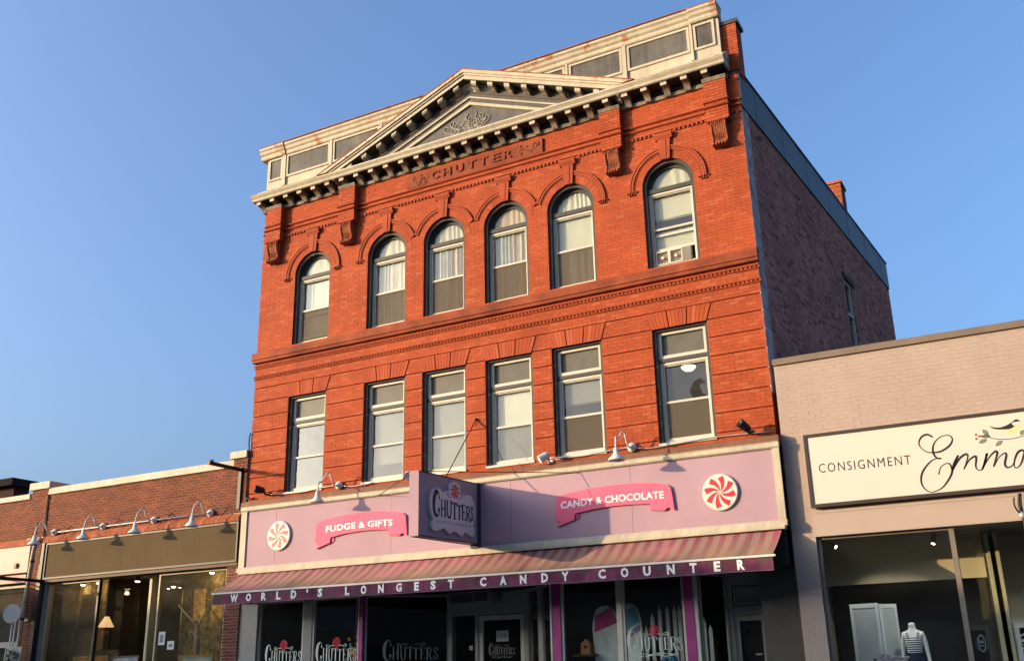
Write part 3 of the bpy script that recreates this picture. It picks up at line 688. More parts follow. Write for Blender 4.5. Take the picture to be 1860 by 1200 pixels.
for s in (-1, 1):
    for i in range(9):
        x = s*(0.24+0.436*i); zt = PA-0.23-SL*abs(x)
        f = lambda dx, y, dz: (x+dx, y, zt+dz-SL*s*dx)
        m = MB(); m.hexa([f(-.065, -.37, -.115), f(.065, -.37, -.115), f(.065, -.10, -.165), f(-.065, -.10, -.165), f(-.065, -.37, 0), f(.065, -.37, 0), f(.065, -.10, 0), f(-.065, -.10, 0)])
        m.hexa([f(-.06, -.25, -.15), f(.06, -.25, -.15), f(.06, -.10, -.20), f(-.06, -.10, -.20), f(-.06, -.25, -.1), f(.06, -.25, -.1), f(.06, -.10, -.1), f(-.06, -.10, -.1)])
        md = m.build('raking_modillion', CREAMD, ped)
        m = MB(); m.hexa([f(-.067, -.385, -.085), f(.067, -.385, -.085), f(.067, -.371, -.085), f(-.067, -.371, -.085), f(-.067, -.385, -.003), f(.067, -.385, -.003), f(.067, -.371, -.003), f(-.067, -.371, -.003)])
        m.build('modillion_face', CREAM, ped)
orn = MB(); ro = random.Random(3)
for i in range(95):
    a = ro.uniform(0, 2*PI); q = ro.random()**0.6; x = -0.10+0.50*q*math.cos(a); z = 13.70+0.21*q*math.sin(a)+0.02*math.cos(a); r_ = ro.uniform(0.02, 0.065); a0 = ro.uniform(0, 6); hd = ro.choice((-1, 1)); w_ = ro.uniform(0.008, 0.014)
    orn.tube([(x+r_*(1-t/13)*math.cos(a0+hd*t*0.5), -0.115, z+r_*(1-t/13)*math.sin(a0+hd*t*0.5)) for t in range(12)], [w_*(1-t/16) for t in range(12)], 5)
for s in (-1, 1):
    for sc, dz in ((1.0, 0.0), (0.72, 0.10)):
        orn.tube(bezsmooth([(-0.10+s*0.30*sc, -0.115, 13.60+dz), (-0.10+s*0.50*sc, -0.115, 13.66+dz), (-0.10+s*0.62*sc, -0.115, 13.78+dz), (-0.10+s*0.55*sc, -0.115, 13.85+dz), (-0.10+s*0.48*sc, -0.115, 13.80+dz), (-0.10+s*0.53*sc, -0.115, 13.77+dz)], 5), 0.012, 5)
orn.tube(bezsmooth([(0.12, -0.115, 13.85), (0.16, -0.115, 13.98), (0.13, -0.115, 14.08)], 5), 0.014, 5); orn.tube(bezsmooth([(-0.10, -0.115, 13.88), (-0.12, -0.115, 13.98), (-0.05, -0.115, 14.03)], 5), 0.014, 5)
orn.build('leaf_ornament', pm('weathered_ornament', (0.36, 0.34, 0.29), 0.7, 0.4, 20), ped, smooth=True)
# --- attic parapet
a0, a1 = -6.19, 5.99
att = MB().box(a0, a1, -0.085, 0.12, 13.44, 14.80).build('attic_parapet', CREAM, main)
MB().prism([(0.10, 14.50), (-0.13, 14.50), (-0.15, 14.53), (-0.15, 14.60), (-0.19, 14.64), (-0.21, 14.70), (-0.25, 14.74), (-0.25, 14.80), (0.12, 14.80)], a0-0.15, a1+0.0, 'x').build('attic_cornice', CREAMR, att)
MB().prism([(-0.28, 14.80), (-0.28, 14.825), (0.16, 14.87), (0.16, 14.80)], a0-0.17, a1+0.02, 'x').build('attic_flashing', RUST, att)
edges_ = [(-6.12, -5.66), (-5.53, -4.13), (-4.03, -2.6), (-2.5, -1.2), (1.2, 2.45), (2.55, 3.82), (3.94, 5.35), (5.44, 5.90)]
for a, b in edges_:
    MB().box(a+0.05, b-0.05, -0.093, -0.083, 13.93, 14.42).build('attic_panel', SLATEP, att)
    m = MB(); frame(a, b, 13.86, 14.485, 0.055, -0.118, -0.08, m); m.build('panel_frame', CREAM, att)
for x, w_ in ((-5.595, 0.10), (-4.08, 0.07), (3.88, 0.09), (5.395, 0.06), (2.5, 0.06), (-2.55, 0.06)):
    MB().box(x-w_/2, x+w_/2, -0.135, -0.08, 13.64, 14.50).build('attic_post', CREAM, att)
for x0_, x1_ in ((a0, -5.56), (5.40, a1)):
    MB().prism([(0.10, 14.505), (-0.16, 14.505), (-0.18, 14.54), (-0.18, 14.61), (-0.22, 14.65), (-0.24, 14.71), (-0.275, 14.745), (-0.275, 14.806), (0.12, 14.806)], x0_-0.16 if x0_ < 0 else x0_, x1_ if x0_ < 0 else x1_+0.02, 'x').build('attic_cornice', CREAMR, att)
# brick pier closing the right end of the attic
pr = MB().box(6.00, 6.31, 0.03, 0.42, 13.1, 14.33).build('end_pier', MORT, main)
pb_ = lay(6.00, 6.315, 13.1, 14.33, 0.212, 0.069, 0.008, lambda z: []); brick_wall(pr, pb_, front(0.02), BRICK, 0.02, 0)
MB().box(5.97, 6.36, -0.01, 0.46, 14.33, 14.42).build('pier_cap', DMETAL, pr)
# --- side wall, roof, other walls
D = 12.55
def side(u, z, d): return (BX+SK*u+d, u, z)
sb = lay(0.30, D, 6.3, 12.42, 0.215, 0.0695, 0.010, lambda z: ([(6.92, 7.62)] if 9.1 < z < 10.9 else [])+([(2.24, 2.58)] if 11.95 < z < 12.17 else [])+([(9.95, 10.25)] if 11.88 < z < 12.13 else []))
brick_wall(main, sb, side, SBRICK, 0.02, 0, 0.004, 'side_brick')
def sidebox(u0, u1, d0, d1, z0, z1, m=None):
    m = m or MB(); m.hexa([side(u0, z0, d0), side(u1, z0, d0), side(u1, z0, d1), side(u0, z0, d1), side(u0, z1, d0), side(u1, z1, d0), side(u1, z1, d1), side(u0, z1, d1)]); return m
m = sidebox(0.26, 6.92, -0.30, -0.006, 0.1, 12.45); sidebox(7.62, D, -0.30, -0.012, 0.1, 12.45, m); sidebox(6.92, 7.62, -0.30, -0.012, 0.1, 9.1, m); sidebox(6.92, 7.62, -0.30, -0.012, 10.9, 12.45, m)
m.build('side_wall', SMORT, main)
sidebox(0.004, 0.40, -0.02, 0.006, 6.4, 12.355).build('corner_mortar_smear', pm('grey_mortar_smear', (0.55, 0.45, 0.42), 0.95, 0.45, 3, 0.5, 20, dirt=0.3), main)
MB().box(5.9, BX-0.0, 0.261, 0.30, 5.5, 13.2).build('corner_return', MORT, main)
m = MB(); n = 14
for i in range(n):
    pnl = sidebox(0.0+D*i/n+0.004, D*(i+1)/n-0.004, -0.02, 0.03+0.004*(i % 2), 12.36, 13.18).build('coping_panel', DMETAL, main)
sidebox(0.3, D, -0.33, 0.0, 12.45, 13.17).build('parapet_core', SMORT, main)
sidebox(0.0, D+0.02, -0.36, 0.055, 13.18, 13.215).build('parapet_cap', DBLACK, main)
m = MB(); m.poly([(-BX, 0.26, 12.4), (BX, 0.26, 12.4), (BX+SK*D, D, 12.4), (-BX, D, 12.4)]); m.poly([(-BX, 0.26, 9.0), (BX-0.3, 0.26, 9.0), (BX+SK*D-.3, D, 9.0), (-BX, D, 9.0)]); m.poly([(-BX, 0.26, 5.4), (BX-0.3, 0.26, 5.4), (BX+SK*D-.3, D, 5.4), (-BX, D, 5.4)])
m.build('roof_and_floor', pm('tar_roof', (0.05, 0.05, 0.05), 0.9), main)
m = MB().box(-BX, -BX+0.3, 0.27, D, 0.1, 13.0); m.box(-BX+.3, BX+SK*D-0.3, D-0.3, D, 0.1, 13.0); m.build('rear_wall', SMORT, main)
m = MB()
for z0 in (5.4, 9.0): m.box(-BX+.31, BX-.31, 2.6, 2.7, z0+.01, z0+3.3)
m.build('inner_partition', pm('pale_room_wall', (0.30, 0.28, 0.24), 0.9, 0.05), main)
sw = sidebox(6.92, 7.62, -0.11, -0.10, 9.1, 10.9).build('side_window', GLASS, main)
m = MB()
for (u0_, u1_, z0_, z1_) in ((6.93, 7.0, 9.1, 10.9), (7.54, 7.61, 9.1, 10.9), (7.0, 7.54, 9.1, 9.17), (7.0, 7.54, 10.83, 10.9), (7.0, 7.54, 9.98, 10.03)): sidebox(u0_, u1_, -0.10, -0.03, z0_, z1_, m)
m.build('sash', WHITE, sw); sidebox(6.85, 7.72, -0.2, 0.05, 9.0, 9.095).build('sill', pm('grey_stone', (0.28, 0.28, 0.28), 0.8), sw)
sidebox(6.80, 7.9, 0.01, 0.03, 10.9, 11.03).build('lintel', pm('dark_soot', (0.05, 0.04, 0.04), 0.9), sw)
for (u0_, u1_, z0_, z1_) in ((2.24, 2.58, 11.95, 12.17), (9.95, 10.25, 11.88, 12.13)):
    v = sidebox(u0_, u1_, -0.10, -0.09, z0_, z1_).build('vent_opening', DBLACK, main); m = MB()
    for i in range(4): zz = z0_+(z1_-z0_)*(i+.2)/4; sidebox(u0_, u1_, -0.06, 0.0, zz, zz+0.02, m)
    m.build('vent_louver', DMETAL, v)
# chimney
ch = MB().box(6.41, 6.775, 8.01, 8.60, 12.4, 14.02).build('chimney', MORT, main)
cbk = lay(6.405, 6.785, 12.6, 14.02, 0.19, 0.07, 0.01, lambda z: []); brick_wall(ch, cbk, front(8.0), ORBRICK, 0.02, 0)  # sunlit orange put into the front's brick colour, shade into the side's
cbk = lay(8.0, 8.61, 12.6, 14.02, 0.212, 0.07, 0.01, lambda z: []); brick_wall(ch, cbk, lambda u, z, d: (6.785+d, u, z), LBRICK, 0.02, 0)
MB().box(6.36, 6.82, 7.95, 8.66, 14.02, 14.09).build('chimney_cap', ORBRICK, ch)

# --- storefront under the awning
GY = 0.10
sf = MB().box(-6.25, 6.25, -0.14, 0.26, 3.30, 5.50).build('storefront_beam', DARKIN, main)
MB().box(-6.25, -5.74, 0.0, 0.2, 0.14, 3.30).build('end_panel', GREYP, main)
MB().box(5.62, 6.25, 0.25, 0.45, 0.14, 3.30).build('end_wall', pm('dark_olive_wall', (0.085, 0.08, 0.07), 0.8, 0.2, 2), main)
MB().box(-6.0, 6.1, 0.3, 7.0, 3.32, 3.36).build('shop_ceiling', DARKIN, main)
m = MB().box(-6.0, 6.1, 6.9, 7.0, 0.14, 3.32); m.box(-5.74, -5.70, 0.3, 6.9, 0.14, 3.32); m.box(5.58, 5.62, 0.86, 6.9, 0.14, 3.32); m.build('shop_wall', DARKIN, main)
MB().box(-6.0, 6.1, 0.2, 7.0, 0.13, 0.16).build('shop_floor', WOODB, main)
def shop_pane(p, q, name='shop_window', fr=WHITE, t=0.05, z0=0.75, z1=3.30, gl=GLASSD):
    """one sheet of shop glass between two plan points, with slim stiles"""
    p, q = Vector((p[0], p[1], 0)), Vector((q[0], q[1], 0)); d = (q-p).normalized(); n = Vector((d.y, -d.x, 0))
    m = MB()
    for a, b in ((p, p+d*t), (q-d*t, q)):
        m.hexa([a+n*.03+Vector((0, 0, z0)), b+n*.03+Vector((0, 0, z0)), b-n*.04+Vector((0, 0, z0)), a-n*.04+Vector((0, 0, z0)), a+n*.03+Vector((0, 0, z1)), b+n*.03+Vector((0, 0, z1)), b-n*.04+Vector((0, 0, z1)), a-n*.04+Vector((0, 0, z1))])
    a, b = p+d*t, q-d*t
    for za, zb in ((z0, z0+t), (z1-t, z1)):
        m.hexa([a+n*.028+Vector((0, 0, za)), b+n*.028+Vector((0, 0, za)), b-n*.038+Vector((0, 0, za)), a-n*.038+Vector((0, 0, za)), a+n*.028+Vector((0, 0, zb)), b+n*.028+Vector((0, 0, zb)), b-n*.038+Vector((0, 0, zb)), a-n*.038+Vector((0, 0, zb))])
    w = m.build(name, fr, main)
    g = MB(); g.hexa([a+n*.004+Vector((0, 0, z0+t)), b+n*.004+Vector((0, 0, z0+t)), b-n*.004+Vector((0, 0, z0+t)), a-n*.004+Vector((0, 0, z0+t)), a+n*.004+Vector((0, 0, z1-t)), b+n*.004+Vector((0, 0, z1-t)), b-n*.004+Vector((0, 0, z1-t)), a-n*.004+Vector((0, 0, z1-t))])
    g.build('pane', gl, w); return w
DECW = pm('pale_green_decal', (0.62, 0.70, 0.64), 0.5, 0.03)
def decal(par, p, q, z, h, red=True, mat=DECW, d=0.012):
    """lettering stuck on the glass between plan points p and q"""
    p, q = Vector((p[0], p[1], 0)), Vector((q[0], q[1], 0)); L = (q-p).length; dd = (q-p).normalized(); n = Vector((dd.y, -dd.x, 0))
    fn = lambda u, v, k: p+(q-p)*u+n*(d+k)+Vector((0, 0, z+v*h))
    m = MB(); shop_word(m, fn, 0, 0.002, 1.25); scrolls(m, fn, 0, 0.002, 0.010); underswash(m, fn, 0, 0.002, 0.012); m.build('window_lettering', mat, par)
    if red:
        asp = L/h; f2 = lambda u, v, k: fn(0.5+u/asp, 0.60+v, k)
        m = MB(); swirl(m, f2, (0, 0), 0.155, 0, 0.002); m.strip([(0.155*math.cos(i*PI/14), 0.155*math.sin(i*PI/14)) for i in range(29)], [0.012]*29, f2, 0, 0.002); m.build('window_peppermint', PEPR, par)
w1 = shop_pane((-5.74, GY), (-4.45, GY)); decal(w1, (-5.52, GY), (-4.50, GY), 1.98, 0.62)
MB().box(-4.45, -4.22, 0.05, 0.20, 0.14, 3.30).build('storefront_post', GREYP, main)
w2 = shop_pane((-4.22, GY), (-2.95, GY)); decal(w2, (-4.10, GY), (-3.02, GY), 1.99, 0.62)
MB().box(-2.95, -2.85, 0.04, 0.20, 0.14, 3.30).build('storefront_post', PURP, main)
w3 = shop_pane((-2.85, GY+.02), (-1.47, 1.28), fr=GREYT); decal(w3, (-2.55, GY+.28), (-1.62, 1.09), 1.98, 0.62, False, pm('faint_decal', (0.30, 0.31, 0.30), 0.6))
# recessed entrance
dr = MB(); dr.box(-1.47, -1.38, 1.24, 1.40, 0.14, 3.3); dr.box(0.36, 0.46, 1.24, 1.40, 0.14, 3.3); dr.box(-1.38, 0.36, 1.26, 1.38, 2.84, 2.93); dr.box(-0.82, -0.74, 1.26, 1.38, 0.14, 2.84); dr.box(-1.38, 0.36, 1.27, 1.37, 2.93, 3.3)
door = dr.build('entrance', GREYT, main)
lf = MB(); frame(-0.74, 0.36, 0.16, 2.82, 0.10, 1.285, 1.345, lf, 0.25, 0.10); lf.build('door_leaf', WHITE, door)
MB().box(-0.64, 0.26, 1.31, 1.318, 0.41, 2.72).build('door_pane', GLASSD, door); MB().box(-1.38, -0.82, 1.31, 1.318, 0.3, 2.84).build('sidelight_pane', GLASSD, door)
ds = MB().box(-0.32, -0.03, 1.296, 1.30, 2.285, 2.505).build('door_notice', pm('grey_notice', (0.42, 0.43, 0.42), 0.6, 0.05), door)
text_on('CLOSED', -0.285, -0.065, 2.36, 2.43, 1.296, 0.002, LETD, ds)
MB().box(-0.985, -0.90, 1.30, 1.306, 2.135, 2.225).build('sidelight_sticker', pm('grey_notice', (0.3,)*3), door)
fnd = lambda u, v, k: Vector((-0.50+0.62*u, 1.30-k, 2.03+0.36*v)); m = MB(); shop_word(m, fnd, 0, 0.002, 1.2); scrolls(m, fnd, 0, .002, .01); underswash(m, fnd, 0, .002, .01); m.build('door_lettering', MATS['faint_decal'], door)
w4 = shop_pane((0.46, 1.28), (1.58, GY+.02), fr=GREYT)
MB().box(1.03, 1.13, 0.58, 0.70, 0.14, 3.3).build('storefront_post', GREYT, main)
MB().box(1.575, 1.61, 0.03, 0.20, 0.14, 3.3).build('storefront_post', WHITE, main)
MB().box(1.612, 1.79, 0.04, 0.20, 0.14, 3.30).build('storefront_post', PURP, main)
w5 = shop_pane((1.79, GY), (2.985, GY)); w6 = shop_pane((3.05, GY), (4.27, GY))
MB().box(2.985, 3.05, 0.05, 0.20, 0.14, 3.3).build('storefront_post', WHITE, main)
decal(w6, (3.12, GY), (4.18, GY), 1.99, 0.56)
MB().box(4.27, 4.45, 0.04, 0.20, 0.14, 3.30).build('storefront_post', PURP, main); MB().box(4.452, 4.52, 0.05, 0.20, 0.14, 3.3).build('storefront_post', WHITE, main)
w7 = shop_pane((4.52, GY+.02), (4.84, 0.80), fr=GREYT)
m = MB(); frame(4.84, 5.62, 0.14, 3.30, 0.10, 0.78, 0.90, m, 0.1, 0.22); m.box(4.94, 5.52, 0.79, 0.89, 2.56, 2.72); fd = m.build('side_entrance', GREYT, main)
m = MB(); frame(4.97, 5.50, 2.74, 3.05, 0.04, 0.77, 0.80, m); m.build('overdoor_moulding', GREYT, fd); MB().box(4.95, 5.51, 0.82, 0.86, 2.73, 3.07).build('overdoor_panel', GREYT, fd)
m = MB(); frame(4.94, 5.52, 0.15, 2.55, 0.09, 0.81, 0.86, m); m.build('door_leaf', GREYT, fd); MB().box(5.03, 5.43, 0.825, 0.832, 0.25, 2.46).build('door_pane', glass('blue_glass', (0.2, 0.3, 0.45), 1.6, 0.02), fd)
MB().box(5.28, 5.40, 0.80, 0.815, 1.86, 1.89).build('door_handle', GALV, fd)

# awning cassette and the awning
aw = thing('awning', 'striped pink and cream cloth awning with white lettering on its purple valance', 'awning', (0, -0.2, 3.44))
ax0, ax1 = -6.13, 6.22
def bz(x): return 3.435-0.05*(x-ax0)/(ax1-ax0)
nx, ny = 150, 8; m = MB(); ra = random.Random(5); folds = [ax0+(ax1-ax0)*(i+0.5)/9+ra.uniform(-.3, .3) for i in range(9)]
for j in range(ny+1):
    v = j/ny
    for i in range(nx+1):
        x = ax0+(ax1-ax0)*i/nx; z0 = 3.925-0.03*i/nx
        sag = -0.035*math.sin(PI*v)+0.012*math.sin(x*7.1+v*1.2)*math.sin(PI*v)
        for q in folds:
            dx = x-q+0.25*(v-0.5); sag += -0.034*math.exp(-(dx/0.07)**2)*(0.4+v)*(1 if v < 1 else 0)
        m.v.append((x+0.10*(v-0.5)*0, -0.21-0.80*v, z0+(bz(x)+0.022-z0)*v+sag))
for j in range(ny):
    for i in range(nx): a = j*(nx+1)+i; m.f.append((a, a+1, a+nx+2, a+nx+1))
m.build('awning_cloth', AWN, aw, smooth=True)
m = MB(); m.hexa([(ax0-.03, -1.035, bz(ax0)-.014), (ax1+.05, -1.035, bz(ax1)-.014), (ax1+.05, -0.99, bz(ax1)-.014), (ax0-.03, -0.99, bz(ax0)-.014), (ax0-.03, -1.035, bz(ax0)+.02), (ax1+.05, -1.035, bz(ax1)+.02), (ax1+.05, -0.99, bz(ax1)+.02), (ax0-.03, -0.99, bz(ax0)+.02)]); m.build('front_bar', LAMPW, aw)
MB().box(ax0, ax1+0.08, -0.30, -0.15, 3.90, 3.955).build('awning_box', CREAM, aw)
for x in (-5.2, -1.0, 1.5, 5.4): MB().tube([(x, -0.2, 3.62), (x+0.35, -0.6, 3.50), (x, -1.0, bz(x)-.01)], 0.02, 8).build('folding_arm', LAMPW, aw)
m = MB(); nx = 240
wav = lambda x, v: -1.012+v*(0.012*math.sin(x*5.3)+0.008*math.sin(x*13.7+1))
for j in range(5):
    v = j/4
    for i in range(nx+1): x = ax0+(ax1-ax0)*i/nx; m.v.append((x, wav(x, v), bz(x)-0.014-0.215*v))
for j in range(4):
    for i in range(nx): a = j*(nx+1)+i; m.f.append((a, a+nx+1, a+nx+2, a+1))
val = m.build('valance', VAL, aw, smooth=True)
MB().tube([(x, wav(x, 1)-0.003, bz(x)-0.232) for x in [ax0+(ax1-ax0)*i/120 for i in range(121)]], 0.004, 5).build('valance_hem', pm('dull_pink_hem', (0.35, 0.2, 0.28), 0.8), val)
LX = [-5.51, -5.09, -4.67, -4.27, -3.85, -3.5, -3.17, -2.46, -2.06, -1.63, -1.2, -0.79, -0.4, 0.0, 0.72, 1.15, 1.57, 2.02, 2.43, 3.16, 3.59, 4.01, 4.45, 4.85, 5.27, 5.68]
for chx, x in zip("WORLD'SLONGESTCANDYCOUNTER", LX):
    w_ = {'W': .21, "'": .04, 'L': .115, 'E': .115, 'S': .125, 'T': .125, 'R': .13}.get(chx, .142); h_ = 0.168
    zc = bz(x)-0.118
    za, zb = (zc-h_/2, zc+h_/2) if chx != "'" else (zc+0.02, zc+h_/2)
    me = text_mesh(chx, 0.02, LETW, 0.045, 1.0, 2); fit_text(me, lambda u, v, d: Vector((x+w_*(u-0.5), wav(x+w_*(u-.5), 0.5)-0.006-d, za+(zb-za)*v)), 0.004); link('letter', me, val)

# ------------------------------------------------------------------ fascia sign
FY = -0.20
fs = thing('fascia_sign', 'long lilac shop sign board with cream frame above the striped awning', 'sign', (0, FY, 4.7))
MB().box(-6.19, 6.31, FY+0.025, -0.142, 3.96, 5.44).build('sign_back', CREAM, fs)
cuts = [-6.03, -5.17, -2.0, 0.9, 3.47, 6.19]
for a, b in zip(cuts, cuts[1:]): MB().box(a+0.003, b-0.003, FY+0.012+R.uniform(0, .002), FY+0.03, 4.06, 5.32).build('sign_panel', LILAC, fs)
m = MB(); m.box(-6.20, -6.03, FY-0.02, FY+0.03, 4.06, 5.32); m.box(6.19, 6.32, FY-0.02, FY+0.03, 4.06, 5.32)
m.prism([(FY-.02, 5.32), (FY-.045, 5.345), (FY-.045, 5.42), (FY-.06, 5.44), (FY+.03, 5.44), (FY+.03, 5.32)], -6.21, 6.33, 'x')
m.prism([(FY-.03, 4.06), (FY-.05, 4.04), (FY-.075, 3.99), (FY-.085, 3.955), (FY+.03, 3.955), (FY+.03, 4.06)], -6.21, 6.34, 'x'); m.build('sign_frame', CREAM, fs)
for s, cx_, cz_ in ((-1, -5.04, 4.695), (1, 5.195, 4.64)):
    d = MB().lathe([(0.315, -0.03), (0.33, -0.015), (0.33, 0.025), (0.315, 0.04)], (cx_, FY, cz_), (0, -1, 0), 40).build('peppermint_disc', PEPW, fs)
    fn = lambda u, v, k: Vector((cx_+u, FY-0.04-k, cz_+v)); m = MB(); swirl(m, fn, (0, 0), 0.30, -0.002, 0.004, 8, 0.75, hand=-1 if s < 0 else 1); m.build('peppermint_swirl', PEPR, d)
def ribbon(ox, oz, words, tx0, tx1, tz):
    top = [(-3.985+1.0, 0)]
    P = [(-1.16, 0.20), (-0.9, 0.245), (-0.45, 0.295), (0.0, 0.31), (0.45, 0.30), (0.9, 0.255), (1.10, 0.21), (1.18, 0.15), (1.20, 0.02), (1.225, -0.27), (1.10, -0.21), (1.03, -0.265), (0.76, -0.23), (0.76, -0.115), (0.4, -0.09), (0.0, -0.085), (-0.4, -0.105), (-0.78, -0.155), (-0.80, -0.275), (-0.95, -0.31), (-1.16, -0.375), (-1.09, -0.29), (-1.20, -0.24), (-1.19, 0.05)]
    rb = MB().prism([(ox+x, oz+z) for x, z in P], FY-0.035, FY+0.010).build('ribbon', PINK, fs)
    text_on(words, tx0, tx1, tz, tz+0.137, FY-0.035, 0.005, LETW, rb, 'lettering', 0.022, 0.022, 1.05)
    m = MB(); m.prism([(ox-0.80, oz-0.15), (ox-0.80, oz-0.275), (ox-0.70, oz-0.24), (ox-0.70, oz-0.145)], FY-0.005, FY+0.011); m.build('ribbon_fold', pm('deep_pink_paint', (0.55, 0.08, 0.17), 0.5), rb)
ribbon(-2.79, 4.695, 'FUDGE & GIFTS', -3.70, -1.93, 4.675)
ribbon(3.09, 4.675, 'CANDY & CHOCOLATE', 2.02, 4.13, 4.655)
MB().prism([(-0.142, 5.445), (FY-0.03, 5.445), (FY-0.02, 5.46), (FY-0.01, 5.55), (0.0, 5.60), (0.02, 5.445)], -6.24, 6.33, 'x').build('ledge', LEDGE, main)
MB().box(-6.24, 6.33, -0.141, 0.0, 5.40, 5.444).build('ledge_soffit', LEDGE, main)

# ------------------------------------------------------------------ projecting blade sign
bl = thing('blade_sign', 'grey lilac projecting box sign with pale scalloped plaque hung over the awning', 'sign', (0.08, -1.3, 4.1))
X1, X0, YO, YI = 0.18, -0.02, -2.42, -0.27
def bz_(y, t): k = (y-YO)/(YI-YO); return (5.235+0.07*k) if t else (4.055+0.05*k)
m = MB(); m.hexa([(X0, YO, bz_(YO, 0)), (X1, YO, bz_(YO, 0)), (X1, YI, bz_(YI, 0)), (X0, YI, bz_(YI, 0)), (X0, YO, bz_(YO, 1)), (X1, YO, bz_(YO, 1)), (X1, YI, bz_(YI, 1)), (X0, YI, bz_(YI, 1))]); m.build('sign_box', LILACD, bl)
MB().box(X0-.004, X1+.004, YO-.012, YO-.001, bz_(YO, 0)-.01, bz_(YO, 1)+.01).build('end_panel', LILAC, bl)
m = MB()
for t in (0, 1):
    for x in (X0, X1):
        MB().tube([(x, YO, bz_(YO, t)), (x, YI, bz_(YI, t))], 0.012, 6).build('sign_edge', pm('dark_edge_trim', (0.06, 0.045, 0.05), 0.6), bl)

MB().box(X0+.03, X1+.02, YI-.03, FY+.01, 4.03, 5.33).build('wall_mount', pm('dark_indigo_metal', (0.05, 0.045, 0.08), 0.5), bl)
def bfn(px, py, d):       # coordinates of the plaque drawing -> sign face
    u = (px-175)/(870-175); u = u*(1.0+0.115*(1-u)); u = 0.02+u*0.94
    top = 195+(365-195)*((px-175)/695); bot = 905+(1010-905)*((px-175)/695); v = 1-(py-top)/(bot-top); y = YO+(YI-YO)*u
    return Vector((X1+d, y, bz_(y, 0)+(bz_(y, 1)-bz_(y, 0))*v))
OUT = [(250,560),(255,480),(275,410),(320,388),(365,400),(395,440),(430,420),(468,425),(468,375),(500,335),(545,325),(590,345),(615,390),(622,465),(660,465),(690,495),(720,480),(760,490),(800,540),(828,640),(825,740),(800,815),(818,870),(810,920),(780,938),(720,905),(680,885),(640,925),(600,905),(540,870),(480,895),(440,860),(410,835),(360,850),(300,860),(270,820),(270,770),(285,735),(260,660)]
sm = bezsmooth([tuple(map(float, p)) for p in OUT], 4, True)
def plaque(d0, d1, name, mat, k=1.0):
    cx_ = sum(p[0] for p in sm)/len(sm); cy_ = sum(p[1] for p in sm)/len(sm); m = MB(); n = len(sm)
    q = [(cx_+(p[0]-cx_)*k, cy_+(p[1]-cy_)*k) for p in sm]
    m.v = [tuple(bfn(a, b, d0)) for a, b in q]+[tuple(bfn(a, b, d1)) for a, b in q]
    m.f = [(i, (i+1) % n, n+(i+1) % n, n+i) for i in range(n)]+[tuple(range(n, 2*n))]
    return m.build(name, mat, bl)
pq = plaque(0.0, 0.055, 'plaque', pm('plaque_rim', (0.55, 0.50, 0.56), 0.5)); plaque(0.055, 0.058, 'plaque_face', PLAQ, 0.955)
def bl_letters():
    boxes = [('C', 284, 362, 430, 690), ('H', 368, 436, 525, 702), ('U', 434, 508, 535, 716), ('T', 500, 578, 560, 735), ('T', 566, 634, 590, 745), ('E', 626, 690, 585, 750), ('R', 688, 756, 610, 765), ('S', 748, 800, 620, 755)]
    for ch, a, b, t0, t1 in boxes:
        m = MB()
        sl = 0.16*(b-a)
        f = lambda u, v, d: bfn(a+(b-a)*u, t1-(t1-t0)*v+sl*(u-0.5)*1.6, 0.058+d)
        for pts, w in GLY[ch]:
            if w is None: n = len(pts); w = [0.035+0.15*math.sin(PI*min(1, max(0, (i/n-0.1)/0.75)))**1.5 for i in range(n)]
            if not isinstance(w, (list, tuple)): w = [w]*len(pts)
            m.strip(pts, w, f, 0, 0.006)
        m.build('letter', LETD, pq)
bl_letters()
m = MB(); f = lambda u, v, d: bfn(545+u*66, 432-v*95+u*16, 0.058+d); swirl(m, f, (0, 0), 0.9, 0, 0.006, 8, 0.8); m.build('peppermint_swirl', PEPR, pq)
m = MB()
for s in (-1, 1):
    p = bezsmooth([(545+s*x, y+s*x*0.16) for x, y in [(40, 500), (60, 505), (80, 498), (100, 470), (88, 455), (78, 470)]], 6); m.strip(p, [4]*len(p), lambda u, v, d: bfn(u, v, 0.058+d), 0, 0.004)
for k in range(9):
    x = 320+k*52; y = 745+k*9; p = bezsmooth([(x, y+25), (x+20, y+5), (x+40, y+12), (x+55, y-6)], 5); m.strip(p, [2.5]*len(p), lambda u, v, d: bfn(u, v, 0.058+d), 0, 0.003)
m.build('plaque_flourish', pm('grey_flourish', (0.22, 0.22, 0.26), 0.6), pq)
wires = [((0.08, -1.35, 5.27), (0.013, -0.02, 6.73)), ((0.02, -2.35, 5.25), (-2.33, -0.2, 5.337)), ((0.14, -2.3, 5.25), (2.43, -0.2, 5.30))]
for a, b in wires: MB().tube([a, b], 0.011 if a[1] > -2 else 0.008, 6).build('stay_wire', DBLACK, bl)
m = MB().lathe([(0.03, 0), (0.03, 0.03), (0.012, 0.04), (0.012, 0.07)], (0.013, 0.0, 6.73), (0, -1, 0), 10); m.build('eye_bolt', DBLACK, bl)
MB().tube([(0.2, -0.02, 6.55), (0.013, -0.03, 6.73), (-0.06, -0.03, 6.60)], 0.008, 5).build('wire_tail', DBLACK, bl)

